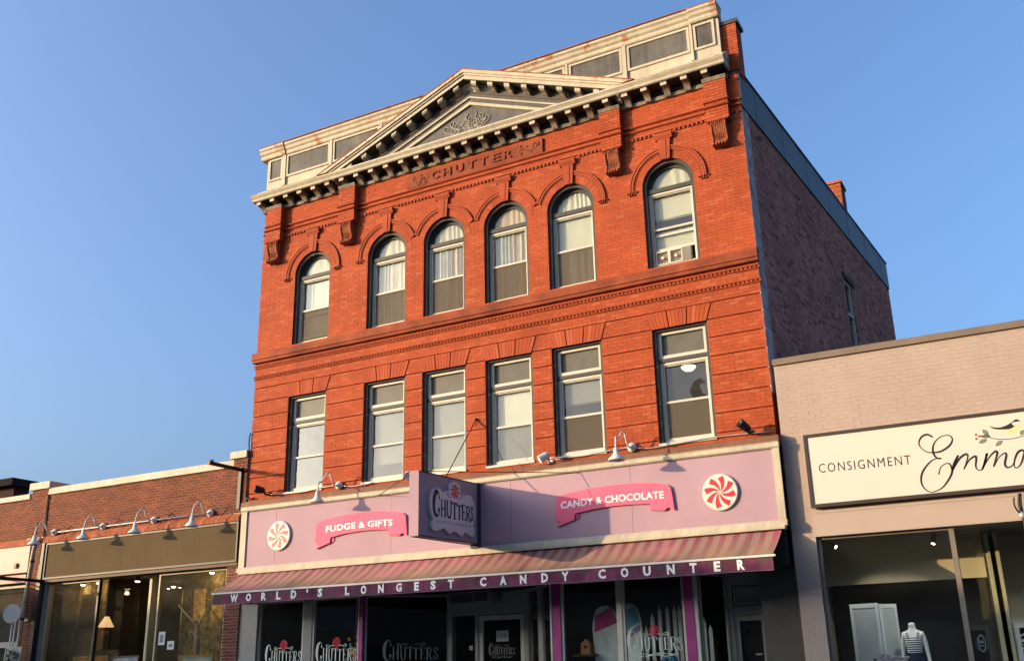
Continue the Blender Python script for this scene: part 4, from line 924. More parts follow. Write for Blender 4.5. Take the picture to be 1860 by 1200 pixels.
# ------------------------------------------------------------------ gooseneck lamps
def goose(label, x, z, yo, zs, group):
    t = thing('gooseneck_lamp', label, 'wall lamp', (x, 0, z), group)
    MB().lathe([(0.055, 0.0), (0.085, 0.02), (0.095, 0.05), (0.08, 0.085), (0.045, 0.10), (0.035, 0.14)], (x, 0.0, z), (0, -1, 0), 16).build('lamp_mount', LAMPW, t, smooth=True)
    sh = zs+0.24
    MB().tube(bezsmooth([(x, -0.08, z), (x, -0.20, z-0.02), (x, -0.30, z+0.05), (x, -0.42, z+0.24), (x, -(0.54+abs(yo))/2, sh+0.23), (x, yo+0.03, sh+0.20), (x, yo, sh+0.08), (x, yo, sh)], 6), 0.017, 8).build('lamp_neck', LAMPW, t, smooth=True)
    MB().lathe([(0.035, sh-zs+0.0), (0.05, sh-zs-0.02), (0.052, sh-zs-0.10), (0.075, sh-zs-0.14), (0.135, 0.05), (0.155, 0.012), (0.158, 0.0), (0.145, 0.004), (0.07, sh-zs-0.13), (0.03, sh-zs-0.12)], (x, yo, zs), (0, 0, 1), 24).build('lamp_shade', LAMPW, t, smooth=True)
    return t
goose('white gooseneck lamp over the pink ribbon on the left half of the lilac sign', -3.53, 5.70, -0.78, 5.22, 'gooseneck lamps over the lilac sign')
goose('white gooseneck lamp over the right half of the lilac sign', 3.487, 5.70, -0.85, 5.31, 'gooseneck lamps over the lilac sign')
lam = goose('white gooseneck lamp at the left end of the tan sign board by the drainpipe', -12.864, 5.43, -0.62, 5.05, 'gooseneck lamps over the tan sign board')
for x, l in ((-11.03, 'white gooseneck lamp over the tan board, next along from the drainpipe end'), (-9.22, 'white gooseneck lamp over the tan board, next to the one at its right end'), (-7.35, 'white gooseneck lamp over the right end of the tan board, under the black bracket')):
    dup(lam, (x+12.864, 0, 0), l)
def conduit(name, label, paths, r=0.014, mat=GALV):
    m = MB()
    for p in paths: m.tube(p, r, 7)
    o = m.build(name, mat, None, smooth=True); return tag(o, label, 'conduit')
conduit('conduit', 'grey electrical conduit joining the lamps above the tan board', [[(-12.86, -0.04, 5.43), (-7.35, -0.04, 5.43)]], 0.018, LAMPW)
conduit('conduit', 'thin grey wire on the brown ledge above the left half of the lilac sign', [bezsmooth([(-5.6, -0.03, 5.70), (-4.6, -0.05, 5.66), (-4.0, -0.05, 5.70), (-3.53, -0.04, 5.70), (-3.2, -0.05, 5.64), (-2.6, -0.05, 5.66)], 6)], 0.012)
conduit('conduit', 'thin grey wire on the brown ledge above the right half of the lilac sign', [bezsmooth([(1.7, -0.05, 5.70), (2.4, -0.04, 5.66), (3.1, -0.04, 5.70), (3.49, -0.04, 5.70), (3.8, -0.05, 5.64), (4.4, -0.05, 5.66), (5.2, -0.04, 5.69), (6.2, -0.04, 5.66)], 6)], 0.012)
conduit('conduit', 'black cable running down the left corner of the red brick front', [bezsmooth([(-6.255, -0.03, 7.25), (-6.28, -0.03, 7.15), (-6.285, -0.035, 7.0), (-6.27, -0.03, 6.8), (-6.29, -0.03, 5.9), (-6.24, -0.05, 5.68), (-6.0, -0.05, 5.66)], 6)], 0.018, DBLACK)
def flood(name, label, x, z, mat, ax):
    t = thing(name, label, 'floodlight', (x, 0, z))
    a = Vector(ax).normalized(); c = Vector((x, -0.30, z+0.06))
    MB().lathe([(0.03, -0.12), (0.06, -0.11), (0.075, -0.04), (0.085, 0.10), (0.09, 0.11), (0.075, 0.09), (0.02, 0.05)], c, a, 18).build('lamp_head', mat, t, smooth=True)
    MB().tube([(x+0.03, 0.0, z), (x+0.02, -0.12, z-0.03), c-a*0.10], 0.022, 8).build('lamp_bracket', mat, t)
    MB().lathe([(0.05, 0), (0.05, 0.03), (0.03, 0.045)], (x+0.03, 0, z), (0, -1, 0), 12).build('lamp_mount', mat, t)
flood('floodlight', 'black floodlight above the left end of the lilac sign', -5.62, 5.72, DBLACK, (-0.5, -0.6, 0.15))
flood('floodlight', 'black floodlight above the right end of the lilac sign', 5.77, 5.70, DBLACK, (-0.45, -0.5, 0.45))
flood('floodlight', 'white floodlight on the ledge to the right of the projecting blade sign', 1.72, 5.62, LAMPW, (-0.75, -0.5, -0.55))
flood('floodlight', 'white floodlight half hidden behind the projecting blade sign', -1.50, 5.62, LAMPW, (0.5, -0.7, -0.4))

# ------------------------------------------------------------------ twin fan in a window, ceiling lamp seen through glass
tf = thing('window_fan', 'white twin window fan standing on the sill of the rightmost arched window', 'fan', (4.45, 0.2, 9.36))
m = MB(); frame(4.18, 4.74, 9.37, 9.665, 0.025, 0.145, 0.225, m); m.box(4.43, 4.49, 0.146, 0.22, 9.395, 9.64); m.build('fan_housing', WHITE, tf)
MB().box(4.205, 4.715, 0.20, 0.215, 9.39, 9.645).build('fan_back', pm('ivory_fan_plastic', (0.58, 0.54, 0.43), 0.6), tf)
for x in (4.32, 4.60):
    f = MB().lathe([(0.035, 0), (0.035, 0.03)], (x, 0.17, 9.518), (0, -1, 0), 14); g = f.build('fan_hub', WHITE, tf)
    m = MB(); [m.ring(x, 9.518, r_, r_+0.006, 0.15, 0.156, 0, 2*PI, 24) for r_ in (0.05, 0.068, 0.086, 0.104, 0.12)]; m.build('fan_grille', pm('brown_fan_grille', (0.16, 0.13, 0.09), 0.6), g, kind='stuff')
m = MB(); [m.box(4.75+i*0.012, 4.755+i*0.012, 0.15, 0.2, 9.37, 9.665) for i in range(14)]; m.box(4.745, 4.93, 0.175, 0.205, 9.37, 9.665); m.build('side_filler', pm('ivory_plastic', (0.5, 0.48, 0.38), 0.5), tf)
cl = thing('ceiling_lamp', 'lit bowl ceiling lamp seen through the upper glass of the rightmost square window', 'ceiling lamp', (4.05, 1.6, 8.6))
hb = (4.30, 1.30, 7.52)
MB().lathe([(0.02, -0.09), (0.09, -0.075), (0.14, -0.03), (0.155, 0.0), (0.15, 0.01), (0.02, 0.012)], hb, (0, 0, 1), 20).build('lamp_bowl', pm('lit_glass_bowl', (0.8, 0.7, 0.5), 0.4, emit=(1, 0.8, 0.5), estr=0.7), cl, smooth=True)
MB().tube([(hb[0], hb[1], hb[2]), (hb[0], hb[1], 8.98)], 0.012, 8).build('lamp_rod', DBLACK, cl)

# ------------------------------------------------------------------ things under the awning
ac = thing('air_conditioner', 'grey air conditioner over the recessed shop door', 'air conditioner', (-0.7, 0.9, 3.05))
MB().box(-1.22, -0.18, 0.82, 1.235, 3.07, 3.295).build('cabinet', pm('grey_enamel', (0.25, 0.25, 0.24), 0.5), ac)
m = MB(); [m.box(-1.17, -0.62, 0.806, 0.821, 3.095+i*0.035, 3.108+i*0.035) for i in range(5)]; [m.box(-0.55+i*0.045, -0.535+i*0.045, 0.806, 0.821, 3.095, 3.27) for i in range(7)]; m.build('louver', DBLACK, ac)
def cutout(label, cx_, w_, z0, z1, y, bands, base):
    t = thing('sandal_cutout', label, 'display cutout', (cx_, y, z0), 'giant sandal cutouts in the shop window')
    L = z1-z0; prof = [(-0.44, 0.0), (-0.50, 0.12), (-0.44, 0.22), (-0.42, 0.36), (-0.48, 0.55), (-0.52, 0.72), (-0.50, 0.86), (-0.38, 0.96), (-0.15, 1.0), (0.12, 1.0), (0.36, 0.95), (0.49, 0.84), (0.52, 0.70), (0.46, 0.50), (0.40, 0.36), (0.45, 0.22), (0.5, 0.10), (0.44, 0.0)]
    q = [(cx_+a*w_, z0+b*L) for a, b in bezsmooth(prof, 3)]
    MB().prism(q, y, y+0.03).build('board', base, t)
    for (za, zb, mat, sl) in bands:
        wd = lambda z: 0.46*w_*(1.0 if z > 0.5 else 0.8)*math.sqrt(max(0.05, 1-max(0, (z-0.8)/0.22)**2))
        f = lambda s, z: (cx_+s*wd(z), z0+L*z)
        MB().prism([f(-1, za), f(1, za+sl), f(1, zb+sl), f(-1, zb)], y-0.006, y-0.001).build('band', mat, t)
    return t
PALE = pm('pale_cutout', (0.82, 0.84, 0.82), 0.6, 0.2, 4); HOT = pm('hot_pink', (0.70, 0.06, 0.28), 0.5, 0.2, 5); SKYB = pm('sky_blue', (0.12, 0.40, 0.62), 0.5, 0.2, 5); VIO = pm('soft_violet', (0.32, 0.22, 0.42), 0.5, 0.2, 5)
cutout('giant pink and white sandal cutout behind the shop glass', 2.43, 0.54, 1.0, 2.84, 0.72, [(0.74, 0.90, HOT, 0.09), (0.20, 0.24, SKYB, 0.05)], PALE)
cutout('giant blue and violet striped sandal cutout behind the shop glass', 2.90, 0.48, 1.0, 2.86, 0.76, [(0.80, 0.90, SKYB, 0.08), (0.70, 0.78, SKYB, 0.12), (0.60, 0.66, VIO, 0.14)], PALE)
pf = thing('picket_fence', 'white picket fence display in the right shop window', 'fence', (3.8, 0.85, 0.8))
for x, zt in ((3.11, 2.30), (3.21, 2.45), (3.345, 2.67), (3.50, 2.79), (3.652, 2.79), (3.794, 2.785), (3.893, 2.79), (4.02, 2.80), (4.13, 2.76), (4.24, 2.67), (4.357, 2.55), (4.47, 2.42)):
    MB().prism([(x-0.036, 0.8), (x+0.036, 0.8), (x+0.036, zt-0.10), (x, zt), (x-0.036, zt-0.10)], 0.82, 0.84).build('picket', pm('grey_white_picket', (0.62, 0.62, 0.58), 0.7, 0.1), pf)
MB().box(3.05, 4.52, 0.842, 0.865, 1.5, 1.58).build('rail', MATS['grey_white_picket'], pf)
bh = thing('birdhouse', 'small wooden birdhouse behind the glass left of the giant sandals', 'birdhouse', (2.0, 0.7, 1.97))
MB().prism([(1.91, 1.97), (2.11, 1.97), (2.11, 2.16), (2.01, 2.25), (1.91, 2.16)], 0.66, 0.82).build('house_body', WOODI, bh)
MB().lathe([(0.03, 0), (0.03, 0.01)], (2.01, 0.66, 2.10), (0, -1, 0), 12).build('entrance_hole', DBLACK, bh); MB().box(1.80, 2.25, 0.5, 1.0, 1.93, 1.965).build('shelf', WOODB, bh)
m = MB()
rb_ = random.Random(2)
for i in range(70):
    a, b = rb_.uniform(0, 2*PI), rb_.uniform(0, PI); p = Vector((3.75+0.15*math.sin(b)*math.cos(a), 0.5+0.15*math.sin(b)*math.sin(a), 1.76+0.12*math.cos(b))); m.lathe([(0, -.03), (.04, -.015), (.05, 0), (.03, .02), (0, .03)], p, p-Vector((3.75, 0.5, 1.76)), 6)
tag(m.build('paper_pompom', SKYB, None, smooth=True), 'blue paper pompom at the foot of the picket fence display', 'decoration')

# ================================================================== LEFT SHOP
ls = thing('brick_shop', 'low brown brick shop with cream coping and blank tan sign board', 'building', (-10, 0, 0))
LXA, LXB = -13.98, -6.27
lb = lay(-13.30, -6.71, 5.36, 6.47, 0.215, 0.0715, 0.012, lambda z: [])
brick_wall(ls, lb, front(0), LBRICK, 0.03, 260)
pb2 = lay(-6.71, LXB, 5.36, 6.66, 0.215, 0.0715, 0.012, lambda z: []); brick_wall(ls, pb2, front(-0.05), LBRICK, 0.03, 40)
pb3 = lay(-13.97, -13.31, 5.36, 6.64, 0.215, 0.0715, 0.012, lambda z: []); brick_wall(ls, pb3, front(-0.05), LBRICK, 0.03, 0)
m = MB().box(-13.30, -6.71, 0.012, 0.3, 5.2, 6.47); m.box(-6.71, LXB, -0.038, 0.3, 5.2, 6.66); m.box(-13.97, -13.31, -0.038, 0.3, 5.2, 6.64); m.build('wall_core', LMORT, ls)
MB().box(-13.30, -6.71, -0.05, 0.34, 6.47, 6.64).build('coping', CREAM, ls)
MB().box(-6.80, -6.28, -0.10, 0.38, 6.662, 6.83).build('pier_cap', CREAM, ls); MB().box(-14.04, -13.24, -0.10, 0.55, 6.642, 6.83).build('pier_cap', CREAM, ls)
# sloping brick sill over the sign, single bricks on edge
n = 84
me_ = None
for i in range(n):
    x0_ = -13.28+i*(13.28-6.36)/n
    if me_ is None:
        q = MB().prism([(0.0, 5.36), (-0.015, 5.36), (-0.135, 5.235), (-0.135, 5.16), (0.0, 5.16)], 0, 0.07, 'x'); me_ = q.mesh('sill_brick', ORBRICK)
    link('sill_brick', me_, ls, loc=(x0_, R.uniform(-.004, .004), R.uniform(-.004, .004)))
MB().prism([(0.0, 5.352), (-0.005, 5.352), (-0.125, 5.23), (-0.125, 5.16), (0.0, 5.16)], -13.28, -6.36, 'x').build('sill_mortar', LMORT, ls)
# tan sign
ts = thing('sign_board', 'blank tan sign board with black frame below the row of white lamps', 'sign', (-9.7, -0.1, 4.7))
cuts = [-12.98, -11.9, -10.2, -7.75, -6.40]
for a, b in zip(cuts, cuts[1:]): MB().box(a+0.002, b-0.002, -0.105+R.uniform(0, .003), -0.05, 4.27, 5.10).build('board', TAN, ts)
m = MB(); frame(-13.02, -6.36, 4.225, 5.145, 0.04, -0.13, -0.02, m); m.build('board_frame', DBLACK, ts)
m = MB().box(-13.02, -6.36, -0.09, 0.02, 4.145, 4.222); m.build('lower_rail', WOODB, ts)
MB().box(-13.2, -6.4, 0.021, 0.3, 4.14, 5.2).build('lintel', DARKIN, ls)
# piers
pR = MB().box(-6.70, -6.262, -0.038, 0.3, 0.14, 5.2).build('brick_pier', LMORT, ls)
for (a, b, par, s_) in ((-6.71, -6.258, pR, 0),): brick_wall(par, lay(a, b, 0.14, 4.20, 0.215, 0.0715, 0.012, lambda z: []), front(-0.05), pm('shaded_purple_brick', (0.17, 0.06, 0.05), 0.85, 0.25, 1, 0.5, 80, island=0.3), 0.03, 0)  # lower pier brick, its purplish shade put into the colour
pL = MB().box(-13.62, -13.20, -0.038, 0.3, 0.14, 5.2).build('brick_pier', LMORT, ls)
brick_wall(pL, lay(-13.63, -13.195, 0.14, 5.2, 0.215, 0.0715, 0.012, lambda z: []), front(-0.05), LBRICK, 0.03, 0)
MB().box(-13.66, -13.16, -0.11, 0.0, 3.20, 3.30).build('pier_band', DBLACK, pL)
MB().box(-13.19, -12.98, 0.0, 0.25, 0.14, 4.14).build('jamb_panel', GREYP, ls)
# glazing: two display bays either side of a deep entrance
def bay(x0, x1, gl):
    m = MB(); frame(x0, x1, 0.6, 4.13, 0.045, 0.06, 0.15, m); w = m.build('shop_window', pm('olive_cream_frame', (0.42, 0.37, 0.24), 0.5, 0.1), ls)
    MB().box(x0+0.045, x1-0.045, 0.10, 0.108, 0.645, 4.085).build('pane', gl, w); return w
b1 = bay(-12.97, -11.07, GLASST); b2 = bay(-8.98, -6.78, GLASST)
MB().box(-11.10, -11.05, 0.05, 0.14, 0.14, 4.13).build('door_post', DBLACK, ls)
m = MB().box(-9.78, -9.64, 0.55, 0.75, 0.14, 4.12); m.box(-9.50, -9.42, 0.25, 0.35, 0.14, 4.12); m.build('entrance_jamb', MATS['olive_cream_frame'], ls)
m = MB(); m.hexa([(-9.0, .11, .4), (-8.99, .12, .4), (-9.66, .66, .4), (-9.67, .65, .4), (-9.0, .11, 4.1), (-8.99, .12, 4.1), (-9.66, .66, 4.1), (-9.67, .65, 4.1)]); m.build('return_pane', GLASST, ls)
m = MB(); m.hexa([(-11.07, .11, .4), (-11.06, .12, .4), (-10.55, 1.6, .4), (-10.56, 1.59, .4), (-11.07, .11, 4.1), (-11.06, .12, 4.1), (-10.55, 1.6, 4.1), (-10.56, 1.59, 4.1)]); m.build('return_pane', GLASST, ls)
m = MB().box(-13.2, -6.3, 7.0, 7.1, 0.14, 4.5); m.box(-13.2, -13.15, 0.3, 7, 0.14, 4.5); m.box(-6.35, -6.3, 0.3, 7, 0.14, 4.5); m.box(-13.2, -6.3, 0.3, 7.0, 4.32, 4.5); m.build('inner_wall', pm('brown_interior', (0.05, 0.033, 0.02), 0.9, 0.3, 2), ls)
MB().box(-13.2, -6.3, 0.2, 7, 0.1, 0.16).build('shop_floor', WOODB, ls)
MB().box(-13.15, -12.05, 1.15, 1.2, 2.9, 4.3).build('display_wall', TANW, ls); MB().box(-9.3, -7.9, 1.15, 1.2, 1.0, 4.3).build('display_wall', TANW, ls); MB().box(-7.9, -6.36, 1.3, 1.35, 1.0, 4.3).build('display_wall', WOODB, ls)
# planks of the honey-coloured cupboard
cp = thing('cupboard', 'tall honey coloured wooden cupboard inside the left bay of the tan-signed shop', 'cupboard', (-12.6, 1.0, 0.6))
for i in range(6): MB().box(-13.05+i*0.23, -12.83+i*0.23, 0.98+0.004*(i % 2), 1.02, 0.6, 2.93+0.0*i).build('plank', WOODI, cp)
MB().box(-13.12, -13.06, 0.93, 1.04, 0.6, 3.0).build('stile', WOODB, cp); MB().box(-12.87, -12.80, 0.95, 0.979, 0.6, 2.96).build('stile', WOODB, cp)
db = thing('shadow_board', 'added dark peaked board standing in for a roof-shaped shadow in the left display bay', 'board', (-12.6, 1.1, 3.1))  # added dark sheet in the shape of a roofline shadow, not a shop fitting
MB().prism([(-12.95, 3.05), (-12.30, 3.05), (-12.28, 3.72), (-12.55, 3.90), (-12.90, 3.92)], 1.08, 1.12).build('board', WOODB, db); MB().tube([(-12.6, 1.1, 3.9), (-12.6, 1.1, 4.3)], 0.008, 6).build('hanger', DBLACK, db)
tl = thing('table_lamp', 'lit table lamp with cream shade inside the tan-signed shop', 'lamp', (-11.72, 0.95, 2.46))
tl_x, tl_y, tl_z = -11.72, 0.95, 3.15
MB().lathe([(0.055, 0.26), (0.20, 0.0), (0.19, 0.0), (0.05, 0.25)], (tl_x, tl_y, tl_z-0.13), (0, 0, 1), 24).build('lamp_shade', SHADEL, tl, smooth=True)
MB().lathe([(0.09, 0), (0.09, 0.03), (0.03, 0.06), (0.05, 0.2), (0.07, 0.32), (0.03, 0.45), (0.012, 0.5), (0.012, 0.65)], (tl_x, tl_y, tl_z-0.70), (0, 0, 1), 16).build('lamp_base', WOODB, tl, smooth=True)
tb = thing('sideboard', 'dark wooden sideboard carrying the lit table lamp', 'sideboard', (-11.6, 0.95, 0.16))
MB().box(-11.95, -10.95, 0.75, 1.2, 2.41, 2.446).build('top', WOODB, tb); MB().box(-11.92, -10.98, 0.78, 1.18, 0.16, 2.409).build('cabinet', WOODB, tb)
bulbs = [(-12.825, 1.0, 4.15, 'left display bay, by its left end'), (-12.1, 0.9, 4.15, 'left display bay, by its right end'), (-11.45, 1.6, 4.2, 'dark entrance, nearest the left bay'), (-8.1, 0.9, 4.16, 'right display bay by the striped awning'), (-12.0, 3.4, 4.2, 'shop ceiling far behind the lit table lamp')]
for i, (x, y, z, l) in enumerate(bulbs):
    t = thing('spot_lamp', 'small lit ceiling spot in the '+l, 'spotlight', (x, y, 4.32), 'lit ceiling spots in the tan-signed shop')
    MB().lathe([(0.05, 4.32-z), (0.07, 0.03), (0.072, 0.0)], (x, y, z), (0, 0, 1), 16).build('lamp_can', DBLACK, t)
    MB().lathe([(0.0, -0.03), (0.045, -0.02), (0.064, 0.0), (0.064, 0.01), (0, 0.012)], (x, y, z), (0, 0, 1), 14).build('bulb', BULB, t, smooth=True)
    ld = bpy.data.lights.new('spot_light', 'POINT'); ld.energy = 1.6; ld.color = (1, 0.78, 0.5); ld.shadow_soft_size = 0.06; lo_ = bpy.data.objects.new('spot_light', ld); COL.objects.link(lo_); lo_.location = (x, y, z-0.12); lo_.parent = t; lo_.matrix_parent_inverse = Matrix.Translation(-Vector((x, y, 4.32)))
tr = thing('track_light', 'row of three small lit lamps on a ceiling track in the dark entrance', 'track light', (-11.0, 2.5, 4.3))
MB().box(-11.5, -10.5, 2.6, 2.63, 4.25, 4.29).build('track', DBLACK, tr)
for i in range(3):
    MB().lathe([(0.035, 0), (0.035, 0.14)], (-11.35+i*0.28, 2.6+0.15*i, 4.07+0.02*i), (0.3, 0, 1), 10).build('lamp_head', DBLACK, tr); MB().lathe([(0.03, -0.012), (0.03, -0.002)], (-11.35+i*0.28, 2.6+.15*i, 4.07+0.02*i), (0.3, 0, 1), 10).build('bulb', BULB, tr)
dw = thing('driftwood_branch', 'pale driftwood branch standing in the right display bay of the tan-signed shop', 'driftwood', (-8.2, 0.7, 1.5))
MB().tube(bezsmooth([(-8.25, 0.7, 1.4), (-8.22, 0.7, 2.3), (-8.28, 0.72, 2.9), (-8.34, 0.7, 3.0)], 6), [0.09]*6+[0.07]*6+[0.05]*7, 8).build('stem', pm('bleached_wood', (0.50, 0.44, 0.32), 0.8, 0.3, 8, 0.5, 30), dw, smooth=True)
for pts in ([(-8.30, .7, 2.95), (-8.5, .68, 3.1), (-8.72, .66, 3.28), (-8.88, .66, 3.42)], [(-8.28, .7, 2.9), (-8.15, .7, 3.0), (-8.08, .7, 3.12), (-8.02, .7, 3.2)], [(-8.28, .7, 2.7), (-8.45, .66, 2.8), (-8.42, .64, 2.6), (-8.48, .62, 2.5)], [(-8.24, .7, 2.5), (-8.12, .66, 2.66), (-8.06, .66, 2.62)]):
    b = bezsmooth(pts, 5); MB().tube(b, [0.03*(1-0.7*i/len(b)) for i in range(len(b))], 6).build('branch', MATS['bleached_wood'], dw, smooth=True)
lnb = thing('wooden_ladder', 'brown wooden ladder leaning in the right display bay beside the awning', 'ladder', (-7.0, 0.7, 0.6))
for dx in (0, 0.35): MB().tube([(-7.75+dx, 0.7, 1.5), (-6.95+dx, 0.75, 3.25)], 0.028, 6).build('rail', WOODB, lnb)
for i in range(6): z = 1.6+i*0.28; x = -7.75+(z-1.5)*0.457; MB().tube([(x, 0.7, z), (x+0.35, 0.7, z)], 0.018, 6).build('rung', WOODB, lnb)
def picture(label, x0, x1, z1, h, y, fr, art):
    t = thing('framed_picture', label, 'picture', ((x0+x1)/2, y, z1-h))
    m = MB(); frame(x0, x1, z1-h, z1, 0.045, y-0.02, y+0.02, m); m.build('picture_frame', fr, t); MB().box(x0+.045, x1-.045, y+0.002, y+0.012, z1-h+.045, z1-.045).build('print', art, t)
GOLDF = pm('gilt_frame', (0.35, 0.24, 0.10), 0.45, 0.2, 6)
picture('framed orange landscape print leaning in the left shop window', -12.05, -10.78, 2.30, 0.9, 0.32, GOLDF, pm('orange_print', (0.45, 0.16, 0.05), 0.5, 0.6, 5))
picture('framed blue and white print standing in the shop entrance next to the orange one', -10.72, -9.75, 2.27, 0.9, 0.36, WOODB, pm('blue_white_print', (0.25, 0.32, 0.42), 0.5, 0.7, 3))
picture('framed pale blue print standing in the right shop window', -8.32, -7.26, 2.225, 0.9, 0.30, GOLDF, pm('pale_blue_print', (0.42, 0.55, 0.62), 0.4, 0.3, 2))
for x0_, x1_, z0_, z1_, l in ((-8.87, -8.66, 2.47, 2.77, 'white paper notice with a dark emblem taped inside the shop glass by the entrance'), (-8.565, -8.35, 2.36, 2.55, 'small pale square notice taped inside the glass, right of the white notice')):
    t = thing('paper_notice', l, 'notice', (x0_, 0.096, z0_)); MB().box(x0_, x1_, 0.094, 0.097, z0_, z1_).build('sheet', pm('paper_white', (0.6, 0.62, 0.6), 0.7, 0.05), t)
    MB().box(x0_+.05, x1_-.05, 0.091, 0.0938, z0_+.06, z1_-.07).build('print', pm('grey_print', (0.16, 0.18, 0.2), 0.7, 0.5, 30), t)
# black steel sign brackets
def bracket(name, label, x, z, length, zdown):
    t = thing(name, label, 'sign bracket', (x, -0.05, z))
    MB().box(x-0.045, x+0.045, -0.10, -0.052, z-zdown, z+0.05).build('wall_plate', DBLACK, t)
    MB().box(x-0.035, x+0.035, -length, -0.10, z-0.04, z+0.035).build('arm', DBLACK, t)
    MB().lathe([(0.03, -0.05), (0.03, 0.05)], (x, -length+0.08, z+0.05), (1, 0, 0), 10).build('ring', DBLACK, t); return t
bracket('sign_bracket', 'black steel sign bracket with empty arm at the right end of the brown brick parapet', -6.45, 6.37, 1.13, 0.93)
bracket('sign_bracket', 'black steel sign bracket on the dark post left of the tan sign board', -13.14, 4.20, 2.2, 0.25)
m = MB().box(-13.19, -13.05, -0.16, -0.02, 0.14, 5.16); tag(m.build('iron_post', DBLACK, None), 'black iron post at the left end of the tan sign board', 'post')
dp = thing('drainpipe', 'pale weathered drainpipe running down the pier left of the tan sign board', 'drainpipe', (-13.4, -0.25, 0.14))
MB().tube(bezsmooth([(-13.30, -0.10, 5.30), (-13.31, -0.20, 5.18), (-13.34, -0.24, 5.0), (-13.40, -0.24, 4.2), (-13.46, -0.24, 3.3), (-13.55, -0.24, 0.2)], 6), 0.055, 10).build('pipe', pm('weathered_pipe_paint', (0.48, 0.38, 0.27), 0.6, 0.3, 3), dp, smooth=True)
for x_, z_ in ((-13.36, 4.7), (-13.47, 3.25)): MB().lathe([(0.065, -0.03), (0.065, 0.03)], (x_, -0.24, z_), (0, 0, 1), 12).build('clip', DBLACK, dp)
MB().tube([(-13.62, -0.07, 5.75), (-13.62, -0.07, 3.3)], 0.014, 6).build('thin_pipe', MATS['weathered_pipe_paint'], dp)

# ================================================================== FAR LEFT SHOP
fl = thing('neighbour_shop', 'low brick shop with pale pink fascia at the left edge', 'building', (-17, 0, 0))
brick_wall(fl, lay(-18.4, -13.99, 5.22, 6.42, 0.215, 0.0715, 0.012, lambda z: []), front(0.0), LBRICK, 0.03, 0)
MB().box(-18.4, -13.99, 0.012, 0.3, 5.1, 6.42).build('wall_core', LMORT, fl); MB().box(-18.4, -14.05, -0.06, 0.34, 6.42, 6.56).build('coping', CREAM, fl)
MB().prism([(0.0, 5.34), (-0.13, 5.22), (-0.13, 5.16), (0, 5.16)], -18.4, -13.7, 'x').build('sill_course', ORBRICK, fl)
MB().box(-18.4, -13.70, -0.10, 0.2, 4.46, 5.15).build('fascia', pm('pale_pink_board', (0.60, 0.47, 0.39), 0.6, 0.06), fl)
MB().box(-18.4, -13.70, -0.12, 0.2, 4.20, 4.40).build('lower_fascia', pm('faded_pink_board', (0.55, 0.36, 0.28), 0.6, 0.06), fl)
MB().box(-18.4, -13.72, 0.3, 0.4, 0.14, 4.2).build('back_wall', DARKIN, fl); MB().box(-18.4, -13.7, 0.2, 0.3, 4.0, 5.2).build('lintel', DARKIN, fl)
m = MB(); frame(-15.6, -13.78, 0.6, 4.15, 0.06, 0.05, 0.14, m); m.box(-15.54, -13.84, 0.06, 0.13, 2.58, 2.72); w = m.build('shop_window', GREYT, fl); MB().box(-15.54, -13.84, 0.09, 0.098, 0.66, 4.09).build('pane', GLASST, w)
ab = thing('alarm_box', 'small dark red alarm box on the pale pink fascia', 'alarm', (-14.15, -0.1, 4.6)); MB().box(-14.21, -14.09, -0.15, -0.101, 4.59, 4.71).build('box', pm('maroon_plastic', (0.16, 0.05, 0.04), 0.5), ab); MB().box(-14.19, -14.11, -0.16, -0.151, 4.61, 4.69).build('cover', pm('pale_red_plastic', (0.4, 0.2, 0.16), 0.5), ab)
gl_ = thing('round_sign', 'round white sign on a pair of thin posts before the brick pier', 'sign', (-13.42, -0.5, 0.14))
MB().lathe([(0.225, 0), (0.235, 0.01), (0.225, 0.025)], (-13.48, -0.53, 3.375), (0.5, -1, 0), 32).build('disc', pm('off_white_disc', (0.68, 0.64, 0.56), 0.5, 0.05), gl_)
for x in (-13.46, -13.34): MB().tube([(x, -0.49, 0.14), (x-0.02, -0.49, 3.2)], 0.02, 8).build('post', LAMPW, gl_)
hs = thing('hanging_sign', 'dark hanging sign board at the far left edge by the pale pink fascia', 'sign', (-14.6, -0.6, 3.6)); MB().prism([(-1.3, 3.42), (-0.5, 3.42), (-0.45, 3.9), (-0.5, 4.2), (-1.3, 4.2)], -14.25, -14.20, 'x').build('board', pm('charcoal_board', (0.06, 0.055, 0.05), 0.7, 0.2), hs); MB().tube([(-14.22, -0.1, 4.28), (-14.22, -1.35, 4.28)], 0.02, 6).build('hanger', DBLACK, hs)
picture('framed print leaning on the pavement easel with a dark green wreath before it', -13.58, -12.95, 2.56, 0.7, -0.50, GREYT, pm('pale_print', (0.4, 0.42, 0.38), 0.5, 0.4, 4))
wr = thing('wreath', 'dark green leafy wreath hanging on the framed print at lower left', 'wreath', (-13.1, -0.58, 2.3)); m = MB(); rw = random.Random(4)
for i in range(160):
    a = rw.uniform(0, 2*PI); r_ = 0.14+rw.uniform(-.04, .05); p = Vector((-13.22+r_*math.cos(a), -0.56+rw.uniform(-.03, .02), 2.30+r_*math.sin(a))); d = Vector((rw.uniform(-1, 1), rw.uniform(-1, .2), rw.uniform(-1, 1)))*0.05; e = d.cross(Vector((0.3, 1, 0.2)))*0.4; m.poly([p-d, p+e, p+d, p-e])
m.build('leaves', WREATHG, wr)
ab_ = thing('distant_building', 'dark flat-roofed building rising behind the shops at the far left', 'building', (-36, 12, 0))
MB().box(-42, -32.2, 12.3, 13.1, 0, 10.45).build('wall', pm('dark_brown_wall', (0.06, 0.04, 0.035), 0.95, 0.2, spec=0.0), ab_); MB().box(-42.4, -31.85, 11.9, 13.3, 10.45, 10.78).build('roof', pm('matt_black_roof', (0.03, 0.026, 0.025), 0.95, 0.2, spec=0.0), ab_)

